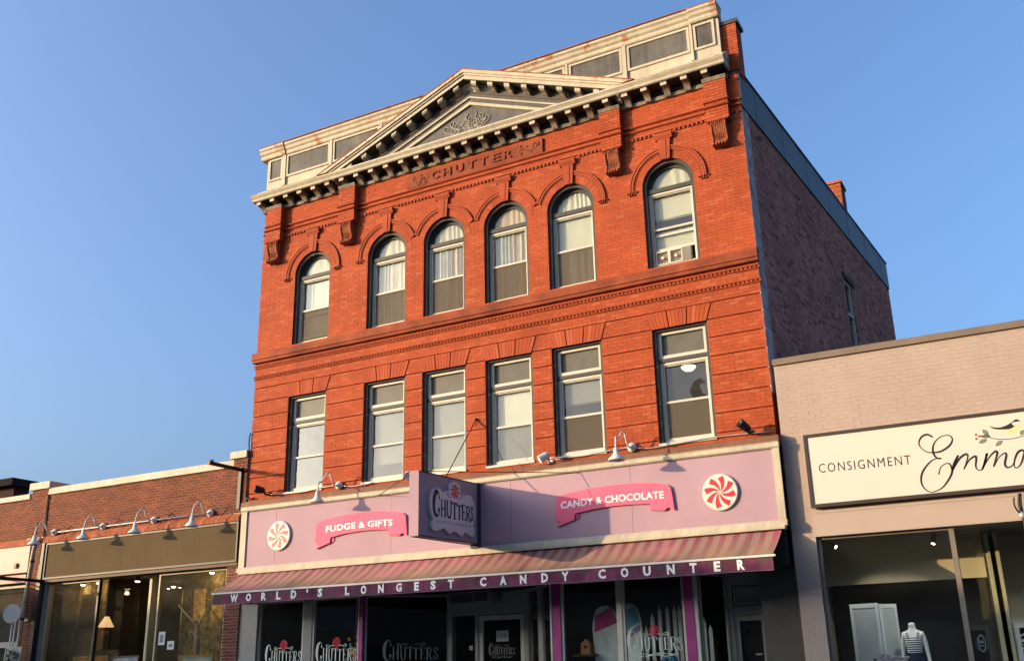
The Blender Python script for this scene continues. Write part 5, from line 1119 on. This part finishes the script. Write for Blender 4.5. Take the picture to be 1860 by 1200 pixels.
# ================================================================== RIGHT SHOP
rs = thing('painted_brick_shop', 'low taupe painted brick shop with brown coping and recessed glass front', 'building', (10, 0, 0))
RX0, RX1 = 6.335, 15.0
brick_wall(rs, lay(RX0, RX1, 4.17, 6.87, 0.215, 0.0715, 0.005, lambda z: []), front(0.0), TPAINT, 0.03, 300, 0.0012)
brick_wall(rs, lay(RX0, 6.735, 0.14, 4.17, 0.215, 0.0715, 0.005, lambda z: []), front(0.0), TPAINT, 0.03, 0, 0.0012)
m = MB().box(RX0, RX1, 0.003, 0.3, 4.0, 6.87); m.box(RX0, 6.735, 0.003, 0.3, 0.14, 4.0); m.build('wall_core', TMORT, rs)
MB().prism([(0.32, 6.87), (-0.05, 6.87), (-0.05, 6.985), (0.32, 7.0)], RX0-0.01, RX1, 'x').build('coping', TCOP, rs)
MB().box(RX0, RX1, 0.3, 12, 6.6, 6.7).build('roof', MATS['tar_roof'], rs)
MB().box(6.737, 11.8, -0.035, 0.2, 3.745, 4.13).build('header_panel', TPANEL, rs)
MB().box(6.737, 11.8, -0.045, 0.0, 4.131, 4.17).build('header_trim', TPANEL, rs)
# sign
es = thing('shop_sign', 'cream shop sign with black script and a small bird on a branch', 'sign', (8.8, -0.1, 4.8))
MB().box(6.80, 11.6, -0.12, -0.05, 4.285, 5.445).build('board', pm('warm_white_board', (0.68, 0.615, 0.53), 0.5, 0.02, 1), es)
m = MB(); frame(6.745, 11.66, 4.225, 5.50, 0.055, -0.14, -0.04, m); m.build('board_frame', pm('dark_brown_frame', (0.055, 0.04, 0.035), 0.5), es)
ef = lambda u, v, d: Vector((u, -0.120-d, v))
text_on('CONSIGNMENT', 6.95, 8.46, 4.803, 4.958, -0.12, 0.003, LETD, es, 'lettering', -0.004, 0, 1.25, -0.02)
E_ = [(8.858,5.198),(8.778,5.255),(8.686,5.229),(8.629,5.141),(8.65,5.043),(8.736,4.966),(8.838,4.944),(8.962,4.957),(9.095,5.035),(9.147,5.132),(9.102,5.199),(8.979,5.192),(8.871,5.11),(8.826,5.002),(8.833,4.907),(8.875,4.842),(8.935,4.835),(8.876,4.845),(8.765,4.802),(8.643,4.684),(8.581,4.56),(8.58,4.429),(8.644,4.33),(8.727,4.303),(8.872,4.353),(8.994,4.478),(9.064,4.6),(9.055,4.713),(8.999,4.743),(8.905,4.692),(8.854,4.577)]
M1 = [(9.060,4.60),(9.10,4.70),(9.142,4.777),(9.196,4.854),(9.136,4.74),(9.075,4.617),(9.13,4.70),(9.214,4.806),(9.308,4.86),(9.337,4.828),(9.295,4.722),(9.246,4.621),(9.342,4.754),(9.435,4.808),(9.456,4.777),(9.428,4.652),(9.444,4.595),(9.49,4.575),(9.521,4.604),(9.582,4.726),(9.625,4.84),(9.582,4.726),(9.518,4.586),(9.58,4.68),(9.667,4.789),(9.752,4.853),(9.775,4.822),(9.729,4.709),(9.688,4.613),(9.794,4.756),(9.885,4.809),(9.899,4.771),(9.857,4.639),(9.88,4.579),(9.948,4.593),(10.0,4.66)]
A_ = [(10.175,4.80),(10.13,4.828),(10.065,4.79),(10.003,4.677),(9.986,4.579),(10.023,4.557),(10.09,4.62),(10.155,4.76),(10.18,4.82),(10.16,4.66),(10.19,4.57),(10.26,4.60)]
for nm, L_, w_ in (('letter', E_, 0.0135), ('letter', M1, 0.0145), ('letter', A_, 0.0145)):
    p = bezsmooth(L_, 8); m = MB(); m.strip(p, [w_*(0.9+0.35*math.sin(i*0.13)) for i in range(len(p))], ef, 0, 0.002); m.build(nm, LETD, es)
bd = MB().prism(bezsmooth([(9.89,5.196),(10.03,5.19),(10.121,5.248),(10.165,5.261),(10.164,5.187),(10.118,5.129),(10.048,5.101),(9.969,5.12),(9.917,5.155)], 4, True), -0.1215, -0.1195).build('bird', pm('pale_yellow_ink', (0.72, 0.62, 0.32), 0.6, 0.05), es)
MB().prism(bezsmooth([(9.727,5.273),(9.805,5.240),(9.904,5.233),(10.009,5.265),(10.081,5.30),(10.126,5.275),(10.102,5.232),(10.03,5.19),(9.931,5.19),(9.801,5.213)], 3, True), -0.1222, -0.1216).build('bird_wing', LETD, bd)
MB().prism(bezsmooth([(10.06,5.275),(10.112,5.29),(10.164,5.289),(10.147,5.254),(10.086,5.234)], 4, True), -0.1229, -0.1223).build('bird_cheek', PEPW, bd)
MB().prism(bezsmooth([(10.082,5.305),(10.135,5.332),(10.170,5.312),(10.192,5.30),(10.165,5.293),(10.112,5.29)], 4, True), -0.1236, -0.123).build('bird_cap', LETD, bd)
p = bezsmooth([(9.536,5.13),(9.653,5.124),(9.729,5.077),(9.84,5.041),(10.019,5.026),(10.203,5.053),(10.4,5.10)], 6); m = MB(); m.strip(p, [0.006]*len(p), ef, 0, 0.0012); m.build('sign_branch', LETD, es)
INKG = pm('sage_ink', (0.22, 0.30, 0.18), 0.6, 0.1)
for (xa, za), (xb, zb) in (((9.536,5.018),(9.66,5.058)),((9.584,5.114),(9.719,5.110)),((9.618,5.222),(9.697,5.137)),((9.774,4.942),(9.882,5.012)),((10.159,5.070),(10.21,5.144)),((10.28,5.08),(10.36,5.15))):
    dx, dz = xb-xa, zb-za; L_ = math.hypot(dx, dz); nx_, nz_ = -dz/L_, dx/L_
    q = [(xa+dx*t+nx_*0.03*math.sin(PI*t), za+dz*t+nz_*0.03*math.sin(PI*t)) for t in [i/8 for i in range(9)]]+[(xa+dx*t-nx_*0.03*math.sin(PI*t), za+dz*t-nz_*0.03*math.sin(PI*t)) for t in [i/8 for i in range(7, 0, -1)]]
    lfm = MB().prism(q, -0.1212, -0.1195).build('sign_leaf', INKG, es); m = MB(); m.strip(q+[q[0]], [0.003]*(len(q)+1), lambda u, v, d: Vector((u, -0.1214-d, v)), 0, .0006); m.strip([(xa, za), (xb, zb)], [0.0025]*2, lambda u, v, d: Vector((u, -0.1214-d, v)), 0, .0006); m.build('leaf_outline', LETD, lfm)
for x, z in ((9.512,5.157),(9.561,5.127),(9.508,5.09)): MB().lathe([(0.021, 0), (0.021, 0.0015)], (x, -0.12, z), (0, -1, 0), 14).build('sign_berry', pm('berry_ink', (0.35, 0.12, 0.10), 0.6), es)
# glazing of the recessed front
RF = pm('bronze_frame', (0.20, 0.17, 0.14), 0.45, 0.15, 3)
def upane(p, q, z0, z1, par, gl, t=0.006):
    p, q = Vector((p[0], p[1], 0)), Vector((q[0], q[1], 0)); d = (q-p).normalized(); n = Vector((d.y, -d.x, 0))*t; Z = lambda z: Vector((0, 0, z)); m = MB()
    m.hexa([p+n+Z(z0), q+n+Z(z0), q-n+Z(z0), p-n+Z(z0), p+n+Z(z1), q+n+Z(z1), q-n+Z(z1), p-n+Z(z1)]); return m.build('pane', gl, par)
m = MB().box(6.737, 6.80, 0.06, 0.16, 0.14, 3.745); m.box(8.85, 8.93, 0.06, 0.16, 0.14, 3.745); m.box(6.80, 8.85, 0.07, 0.15, 3.70, 3.744); m.box(6.80, 8.85, 0.07, 0.15, 0.6, 0.68)
sw_ = m.build('shop_window', RF, rs); upane((6.80, 0.11), (8.85, 0.11), 0.68, 3.70, sw_, GLASSD)
m = MB().box(9.27, 9.34, 1.16, 1.26, 0.14, 3.72); sw2 = m.build('shop_window', MATS['olive_cream_frame'], rs); upane((8.93, 0.12), (9.28, 1.18), 0.68, 3.70, sw2, GLASSD)
m = MB().box(9.42, 9.48, 1.16, 1.26, 0.14, 3.72); m.box(9.48, 10.6, 1.17, 1.25, 2.27, 2.33); dd_ = m.build('door_frame', MATS['olive_cream_frame'], rs); upane((9.48, 1.21), (10.6, 1.21), 2.33, 3.70, dd_, GLASSD)
m = MB(); frame(9.49, 10.5, 0.2, 2.265, 0.09, 1.19, 1.24, m); dl = m.build('door_leaf', WHITE, dd_); MB().box(9.58, 10.41, 1.21, 1.217, 0.29, 2.175).build('door_pane', GLASSD, dl)
for (p, r_, ax) in (((9.035, 0.44, 1.935), 0.125, (1, -0.33, 0)), ((9.66, 1.16, 1.95), 0.12, (0, -1, 0))):
    o_ = Vector(p); a_ = Vector(ax).normalized(); h_ = Vector((-a_.y, a_.x, 0)); fn = lambda u, v, d: o_+h_*u+Vector((0, 0, v))+a_*(0.012+d); m = MB()
    m.strip([(r_*math.cos(i*PI/16), r_*math.sin(i*PI/16)) for i in range(33)], [0.012]*33, fn, 0, 0.002); m.strip([(-r_*.6, 0.02), (r_*.6, 0.02)], [0.02]*2, fn, 0, 0.002); m.strip([(-r_*.5, -0.04), (r_*.5, -0.04)], [0.008]*2, fn, 0, 0.002); m.build('round_decal', pm('pale_window_decal', (0.5, 0.52, 0.5), 0.6), sw2 if p[0] < 9.3 else dl)
INR = pm('cream_room_wall', (0.50, 0.42, 0.28), 0.8, 0.06, 2)
m = MB().box(6.36, 15, 4.0, 4.05, 2.55, 4.0); m.box(6.36, 6.40, 0.31, 4.0, 0.14, 4.0); m.build('inner_wall', INR, rs)
MB().box(6.42, 15, 4.06, 4.1, 0.14, 3.8).build('back_wall', DARKIN, rs); MB().box(6.4, 15, 0.31, 4.0, 3.80, 3.86).build('shop_ceiling', pm('grey_ceiling', (0.30, 0.28, 0.25), 0.9, 0.05), rs)
MB().box(6.42, 9.22, 1.38, 1.44, 3.02, 3.8).build('display_header', INR, rs); MB().box(9.36, 15, 2.2, 2.25, 2.2, 3.8).build('inner_header', INR, rs)
MB().box(6.45, 9.2, 2.3, 2.36, 0.14, 3.16).build('display_back', pm('near_black_panel', (0.02, 0.02, 0.025), 0.5), rs); MB().box(6.4, 15, 0.31, 8, 0.1, 0.15).build('shop_floor', WOODB, rs); MB().box(6.80, 9.0, 0.3, 2.2, 0.15, 0.75).build('display_deck', WOODB, rs)
def spot(label, x, y, z, ax):
    t = thing('track_spot', label, 'spotlight', (x, y, 3.8), 'track spots in the right shop window'); a = Vector(ax).normalized()
    MB().tube([(x, y, 3.80), (x, y, z+0.05)], 0.012, 6).build('stem', DBLACK, t); MB().lathe([(0.03, -0.09), (0.045, -0.08), (0.045, 0.09), (0.036, 0.092)], (x, y, z), a, 14).build('lamp_head', DBLACK, t); MB().lathe([(0.03, 0.0925), (0.03, 0.098)], (x, y, z), a, 12).build('bulb', BULB, t)
    ld = bpy.data.lights.new('spot_light', 'SPOT'); ld.energy = 14; ld.color = (1, 0.93, 0.82); ld.spot_size = 1.6; ld.spot_blend = 0.6; ld.shadow_soft_size = 0.04
    lo_ = bpy.data.objects.new('spot_light', ld); COL.objects.link(lo_); lo_.location = Vector((x, y, z))+a*0.13; lo_.rotation_euler = (Vector((7.7, 1.0, 2.0))-lo_.location).to_track_quat('-Z', 'Y').to_euler(); lo_.parent = t; lo_.matrix_parent_inverse = Matrix.Translation(-Vector((x, y, 3.8)))
spot('black track spot at the left corner of the right shop window', 6.86, 0.62, 3.67, (0.75, -0.25, -0.5)); spot('black track spot at the top right of the right shop window', 8.55, 0.62, 3.64, (-0.2, -0.3, -0.9))
fd_ = thing('folding_screen', 'white louvred folding screen behind the mannequin in the right shop window', 'folding screen', (7.3, 1.0, 0.75))
WL = pm('white_louver_paint', (0.86, 0.90, 0.88), 0.5, 0.04)
for (p, q, zt) in (((6.97, 1.0), (7.46, 0.90), 2.66), ((7.47, 0.90), (7.72, 1.12), 2.64)):
    P_, Q_ = Vector((p[0], p[1], 0)), Vector((q[0], q[1], 0)); d = (Q_-P_).normalized(); n = Vector((d.y, -d.x, 0)); L_ = (Q_-P_).length
    def pb3_(u0, u1, z0, z1, t0=-0.015, t1=0.015, m=None):
        m = m or MB(); Z = lambda z: Vector((0, 0, z)); a, b = P_+d*u0, P_+d*u1
        m.hexa([a+n*t1+Z(z0), b+n*t1+Z(z0), b+n*t0+Z(z0), a+n*t0+Z(z0), a+n*t1+Z(z1), b+n*t1+Z(z1), b+n*t0+Z(z1), a+n*t0+Z(z1)]); return m
    m = pb3_(0, 0.05, 0.75, zt); pb3_(L_-0.05, L_, 0.75, zt, m=m); pb3_(0.05, L_-0.05, zt-0.07, zt, m=m); pb3_(0.05, L_-0.05, 0.75, 0.85, m=m); lf_ = m.build('leaf_frame', WL, fd_)
    m = MB()
    z = 0.87
    while z < zt-0.1: pb3_(0.05, L_-0.05, z, z+0.022, -0.012, 0.010, m); z += 0.034
    m.build('louver', WL, lf_, kind='stuff')
    pb3_(0.05, L_-0.05, 0.86, zt-0.07, -0.014, -0.0125).build('back_sheet', WL, lf_)
# mannequin
mq = thing('mannequin', 'white headless mannequin in a navy striped tank top in the right shop window', 'mannequin', (7.95, 0.95, 0.75))
def skin(name, pts, edges, mat, par, sub=2):
    me = bpy.data.meshes.new(name); me.from_pydata([p[:3] for p in pts], edges, []); o = bpy.data.objects.new(name, me); COL.objects.link(o)
    sk = o.modifiers.new('skin', 'SKIN'); sk.use_smooth_shade = True
    for i, v in enumerate(me.skin_vertices[0].data): v.radius = pts[i][3] if isinstance(pts[i][3], tuple) else (pts[i][3], pts[i][3]); v.use_root = (i == 0)
    sb_ = o.modifiers.new('sub', 'SUBSURF'); sb_.levels = sub; sb_.render_levels = sub
    bpy.context.view_layer.update(); res = bpy.data.meshes.new_from_object(o.evaluated_get(bpy.context.evaluated_depsgraph_get())); bpy.data.objects.remove(o)
    res.materials.clear(); res.materials.append(mat); return link(name, res, par)
fx, fy, fz = 7.955, 0.95, 0.76
bp_ = [(0, 0, 0.92, (0.15, 0.11)), (0, 0, 1.06, (0.10, 0.08)), (0, -0.01, 1.22, (0.115, 0.09)), (0, 0, 1.34, (0.12, 0.085)), (0, 0.01, 1.44, (0.058, 0.056)), (0, 0.0, 1.56, (0.062, 0.060)),
       (-0.145, 0, 1.365, 0.052), (-0.175, 0.0, 1.22, 0.042), (-0.185, 0.0, 1.06, 0.037), (-0.20, -0.03, 0.84, 0.028), (-0.21, -0.04, 0.76, 0.028), (-0.22, -0.05, 0.68, 0.014),
       (0.145, 0, 1.365, 0.052), (0.178, 0.01, 1.22, 0.042), (0.195, 0.02, 1.06, 0.037), (0.22, 0.0, 0.84, 0.028), (0.24, -0.01, 0.76, 0.028), (0.24, -0.02, 0.68, 0.014),
       (-0.085, 0, 0.80, 0.085), (-0.09, 0, 0.48, 0.055), (-0.09, 0.01, 0.08, 0.035), (-0.09, -0.10, 0.03, 0.03), (0.085, 0, 0.80, 0.085), (0.09, 0, 0.48, 0.055), (0.09, 0.01, 0.08, 0.035), (0.09, -0.10, 0.03, 0.03)]
be = [(0, 1), (1, 2), (2, 3), (3, 4), (4, 5), (3, 6), (6, 7), (7, 8), (8, 9), (9, 10), (10, 11), (3, 12), (12, 13), (13, 14), (14, 15), (15, 16), (16, 17), (0, 18), (18, 19), (19, 20), (20, 21), (0, 22), (22, 23), (23, 24), (24, 25)]
MANW = pm('matt_white_mannequin', (0.92, 0.92, 0.90), 0.5, 0.02)
skin('body', [(fx+p[0], fy+p[1], fz+p[2], p[3]) for p in bp_], be, MANW, mq)
def stripes():
    m = bpy.data.materials.new('navy_striped_jersey'); m.use_nodes = True; t = m.node_tree; b = t.nodes['Principled BSDF']; g = N(t, 'ShaderNodeNewGeometry'); sp = N(t, 'ShaderNodeSeparateXYZ'); t.links.new(g.outputs['Position'], sp.inputs[0])
    k = N(t, 'ShaderNodeMath', operation='MULTIPLY'); k.inputs[1].default_value = 1/0.036; t.links.new(sp.outputs[2], k.inputs[0]); f = N(t, 'ShaderNodeMath', operation='FRACT'); t.links.new(k.outputs[0], f.inputs[0]); gt = N(t, 'ShaderNodeMath', operation='GREATER_THAN'); gt.inputs[1].default_value = 0.5; t.links.new(f.outputs[0], gt.inputs[0])
    t.links.new(mix(t, gt.outputs[0], (0.02, 0.025, 0.07), (0.72, 0.72, 0.70)), b.inputs['Base Color']); b.inputs['Roughness'].default_value = 0.9; return m
def shell(prof, mat, name):      # elliptical rings (z, rx, ry)
    m = MB(); seg = 24
    for z, rx, ry, dy in prof:
        for j in range(seg): a = 2*PI*j/seg; m.v.append((fx+rx*math.cos(a), fy+dy+ry*math.sin(a), fz+z+0.012*math.cos(2*a) if z > 1.3 else fz+z))
    for i in range(len(prof)-1):
        for j in range(seg): m.f.append((i*seg+j, i*seg+(j+1) % seg, (i+1)*seg+(j+1) % seg, (i+1)*seg+j))
    return m.build(name, mat, mq, smooth=True)
tt = shell([(1.04, 0.122, 0.105, 0), (1.12, 0.125, 0.11, 0), (1.22, 0.138, 0.125, -0.01), (1.28, 0.138, 0.12, -0.01), (1.335, 0.122, 0.10, 0)], stripes(), 'tank_top')
for s in (-1, 1): m = MB(); pts = bezsmooth([(fx+s*0.075, fy-0.115, fz+1.31), (fx+s*0.09, fy-0.075, fz+1.375), (fx+s*0.095, fy, fz+1.40), (fx+s*0.09, fy+0.08, fz+1.37), (fx+s*0.09, fy+0.11, fz+1.31)], 5); m.tube(pts, 0.016, 6); m.build('strap', MATS['navy_striped_jersey'] if 'navy_striped_jersey' in MATS else bpy.data.materials['navy_striped_jersey'], tt, smooth=True)
shell([(0.55, 0.24, 0.20, 0), (0.80, 0.20, 0.165, 0), (0.95, 0.15, 0.125, 0), (1.075, 0.122, 0.105, 0)], pm('navy_skirt', (0.015, 0.018, 0.06), 0.8, 0.2, 8), 'skirt')
# folded clothes at the foot of the screen
cb2 = thing('clothes_pile', 'patterned grey cloth draped on a stand before the folding screen', 'clothing', (7.6, 0.6, 0.75))
m = MB(); n1, n2 = 24, 10
for j in range(n2+1):
    for i in range(n1+1): u, v = i/n1, j/n2; m.v.append((7.32+0.55*u, 0.62-0.10*v+0.012*math.sin(u*25), 1.78-0.02*math.cos(u*9)-0.7*v*(0.3+0.7*v)+0.03*math.sin(u*6)))
for j in range(n2):
    for i in range(n1): a = j*(n1+1)+i; m.f.append((a, a+1, a+n1+2, a+n1+1))
m.build('cloth', pm('patterned_cloth', (0.25, 0.22, 0.26), 0.9, 0.7, 40), cb2, smooth=True); MB().tube([(7.30, 0.62, 1.76), (7.90, 0.62, 1.76)], 0.012, 6).build('rail', GALV, cb2); MB().tube([(7.6, 0.62, 0.75), (7.6, 0.62, 1.76)], 0.014, 6).build('stand', GALV, cb2)
# black bracket pole at the right edge
bpz = thing('bracket_pole', 'black iron bracket with forked hooks at the right end of the taupe header', 'bracket', (9.97, -0.1, 3.6))
MB().tube(bezsmooth([(9.99, -0.12, 4.15), (9.96, -0.14, 3.95), (9.99, -0.13, 3.7), (9.95, -0.12, 3.3)], 5), 0.028, 8).build('stem', DBLACK, bpz, smooth=True)
for dx in (-0.07, 0.03): MB().tube(bezsmooth([(9.97+dx, -0.22, 4.08), (9.96+dx, -0.24, 3.96), (9.97+dx*0.6, -0.2, 3.86), (9.97, -0.14, 3.82)], 5), 0.014, 6).build('hook', DBLACK, bpz, smooth=True)
MB().lathe([(0.02, -0.05), (0.055, -0.03), (0.06, 0.03), (0.03, 0.06)], (9.98, -0.17, 3.80), (0, -1, 0.2), 12).build('boss', GALV, bpz, smooth=True)

# ================================================================== ACROSS THE STREET (behind the camera: it shades the shopfronts and shows in the glass)
def across(label, x0, x1, h, depth, mat, nwin, gable=0):
    t = thing('street_building', label, 'building', ((x0+x1)/2, -24, 0), 'row of shops across the street')
    MB().box(x0, x1, -24-depth, -24, 0, h).build('wall', mat, t)
    if gable: MB().prism([(x0, h), (x1, h), ((x0+x1)/2, h+gable)], -24-depth, -24.0, 'y').build('gable_roof', WOODB, t)
    else: MB().box(x0-0.1, x1+0.1, -24.1-depth, -23.8, h, h+0.25).build('cornice', CREAM, t)
    for i in range(nwin):
        cx_ = x0+(x1-x0)*(i+0.5)/nwin; w = MB().box(cx_-0.55, cx_+0.55, -24.0, -23.94, h-3.2, h-1.3).build('window', WHITE, t); MB().box(cx_-0.47, cx_+0.47, -23.939, -23.93, h-3.12, h-1.38).build('pane', pm('dark_pane', (0.03, 0.035, 0.04), 0.1, 0.1), w)
    g = MB().box(x0+0.5, x1-0.5, -24.0, -23.95, 0.7, 3.2).build('shop_window', DBLACK, t); MB().box(x0+0.3, x1-0.3, -23.949, -23.85, 3.3, 4.0).build('shop_fascia', pm('fascia_%d' % int(abs(x0)), (R.uniform(.1, .4), R.uniform(.1, .3), R.uniform(.08, .3)), 0.6), t)
xs_ = [(-64, -54, 9.3, 0), (-54, -46, 9.75, 0), (-46, -40.5, 9.25, 0), (-40.5, -33, 9.4, 0), (-33, -24.5, 9.25, 0), (-24.5, -19.3, 8.6, 0.6), (-19.3, -10, 8.7, 0), (-10, -1.5, 8.8, 0), (-1.5, 8, 9.3, 0), (8, 17, 8.9, 0), (17, 28, 9.4, 0)]
kinds_ = ['brown brick', 'cream clapboard', 'grey stucco', 'red brick', 'tan brick', 'gabled white', 'dark brick', 'pale brick', 'ochre stucco', 'rust brick', 'stone grey']
cols_ = [(0.2, .1, .07), (.5, .45, .35), (.3, .3, .3), (.28, .09, .06), (.35, .26, .18), (.55, .53, .48), (.12, .07, .06), (.4, .3, .25), (.4, .28, .14), (.3, .12, .07), (.3, .3, .28)]
for (x0_, x1_, h_, g_), k_, c_ in zip(xs_, kinds_, cols_): across('%s shop in the row across the street behind the viewer' % k_, x0_, x1_, h_, 9, pm('wall_'+k_.replace(' ', '_'), c_, 0.85, 0.15, 1), max(2, int((x1_-x0_)/2.2)), g_)
def tree(name, label, x, y, h, r, conifer=False):
    t = thing(name, label, 'tree', (x, y, 0), 'trees behind the row across the street'); rt = random.Random(int(x*10))
    MB().tube([(x, y, 0), (x+0.1, y, h*0.5), (x, y, h*0.95)], [r*0.12, r*0.08, 0.03], 8).build('trunk', WOODB, t)
    m = MB()
    for i in range(20000 if conifer else 6000):
        if conifer:
            v = rt.random()**0.6; rad = r*v*(0.75+0.25*math.sin(v*40)); a = rt.uniform(0, 2*PI); q = math.sqrt(rt.random()); p = Vector((x+rad*q*math.cos(a), y+rad*q*math.sin(a), h-(h*0.85)*v-0.25*rad*q)); s = 0.15
        else:
            a, b = rt.uniform(0, 2*PI), math.acos(rt.uniform(-1, 1)); q = r*(0.72+0.28*math.sin(3*a+5*b)*math.cos(4*b))*rt.random()**0.35; p = Vector((x+q*math.sin(b)*math.cos(a), y+q*math.sin(b)*math.sin(a), h-r+q*math.cos(b)*1.05)); s = 0.20
        d = Vector((rt.gauss(0, 1), rt.gauss(0, 1), rt.gauss(0, 1))).normalized()*s; e = d.orthogonal().normalized()*s*0.6; m.poly([p-d, p+e, p+d, p-e])
    m.build('crown', pm('needle_green' if conifer else 'leaf_green', (0.035, 0.07, 0.03) if conifer else (0.06, 0.10, 0.03), 0.8, 0.4, 3), t)
tree('conifer_tree', 'tall conifer behind the shops across the street', -4.75, -30, 15.9, 5.2, True)
tree('broadleaf_tree', 'rounded broadleaf tree behind the shops across the street, farther left', -24.0, -34, 13.4, 2.6); tree('broadleaf_tree', 'rounded broadleaf tree behind the shops across the street, nearer the conifer', -15.5, -34, 13.6, 2.4)

# colourful paper ornament hanging in the second shop window
po = thing('paper_ornament', 'red, orange and yellow paper ornament hanging behind the second shop window pane', 'decoration', (-3.32, 0.45, 2.2)); rp = random.Random(9)
for nm, c_, n_ in (('red_petals', (0.6, 0.05, 0.03), 26), ('orange_petals', (0.7, 0.22, 0.03), 22), ('yellow_petals', (0.75, 0.5, 0.05), 18), ('blue_petals', (0.1, 0.3, 0.5), 10)):
    m = MB()
    for i in range(n_):
        p = Vector((-3.32+rp.gauss(0, .10), 0.45+rp.uniform(-.05, .05), 2.16+rp.gauss(0, .12))); d = Vector((rp.gauss(0, 1), rp.gauss(0, .4), rp.gauss(0, 1))).normalized()*0.06; e = Vector((d.z, 0.3*d.x, -d.x))*0.6; m.poly([p-d, p+e, p+d, p-e])
    m.build(nm, pm('paper_'+nm, c_, 0.7, 0.2, 6), po, kind='stuff')
MB().tube([(-3.32, 0.45, 2.3), (-3.32, 0.45, 3.3)], 0.004, 4).build('string', LETW, po)
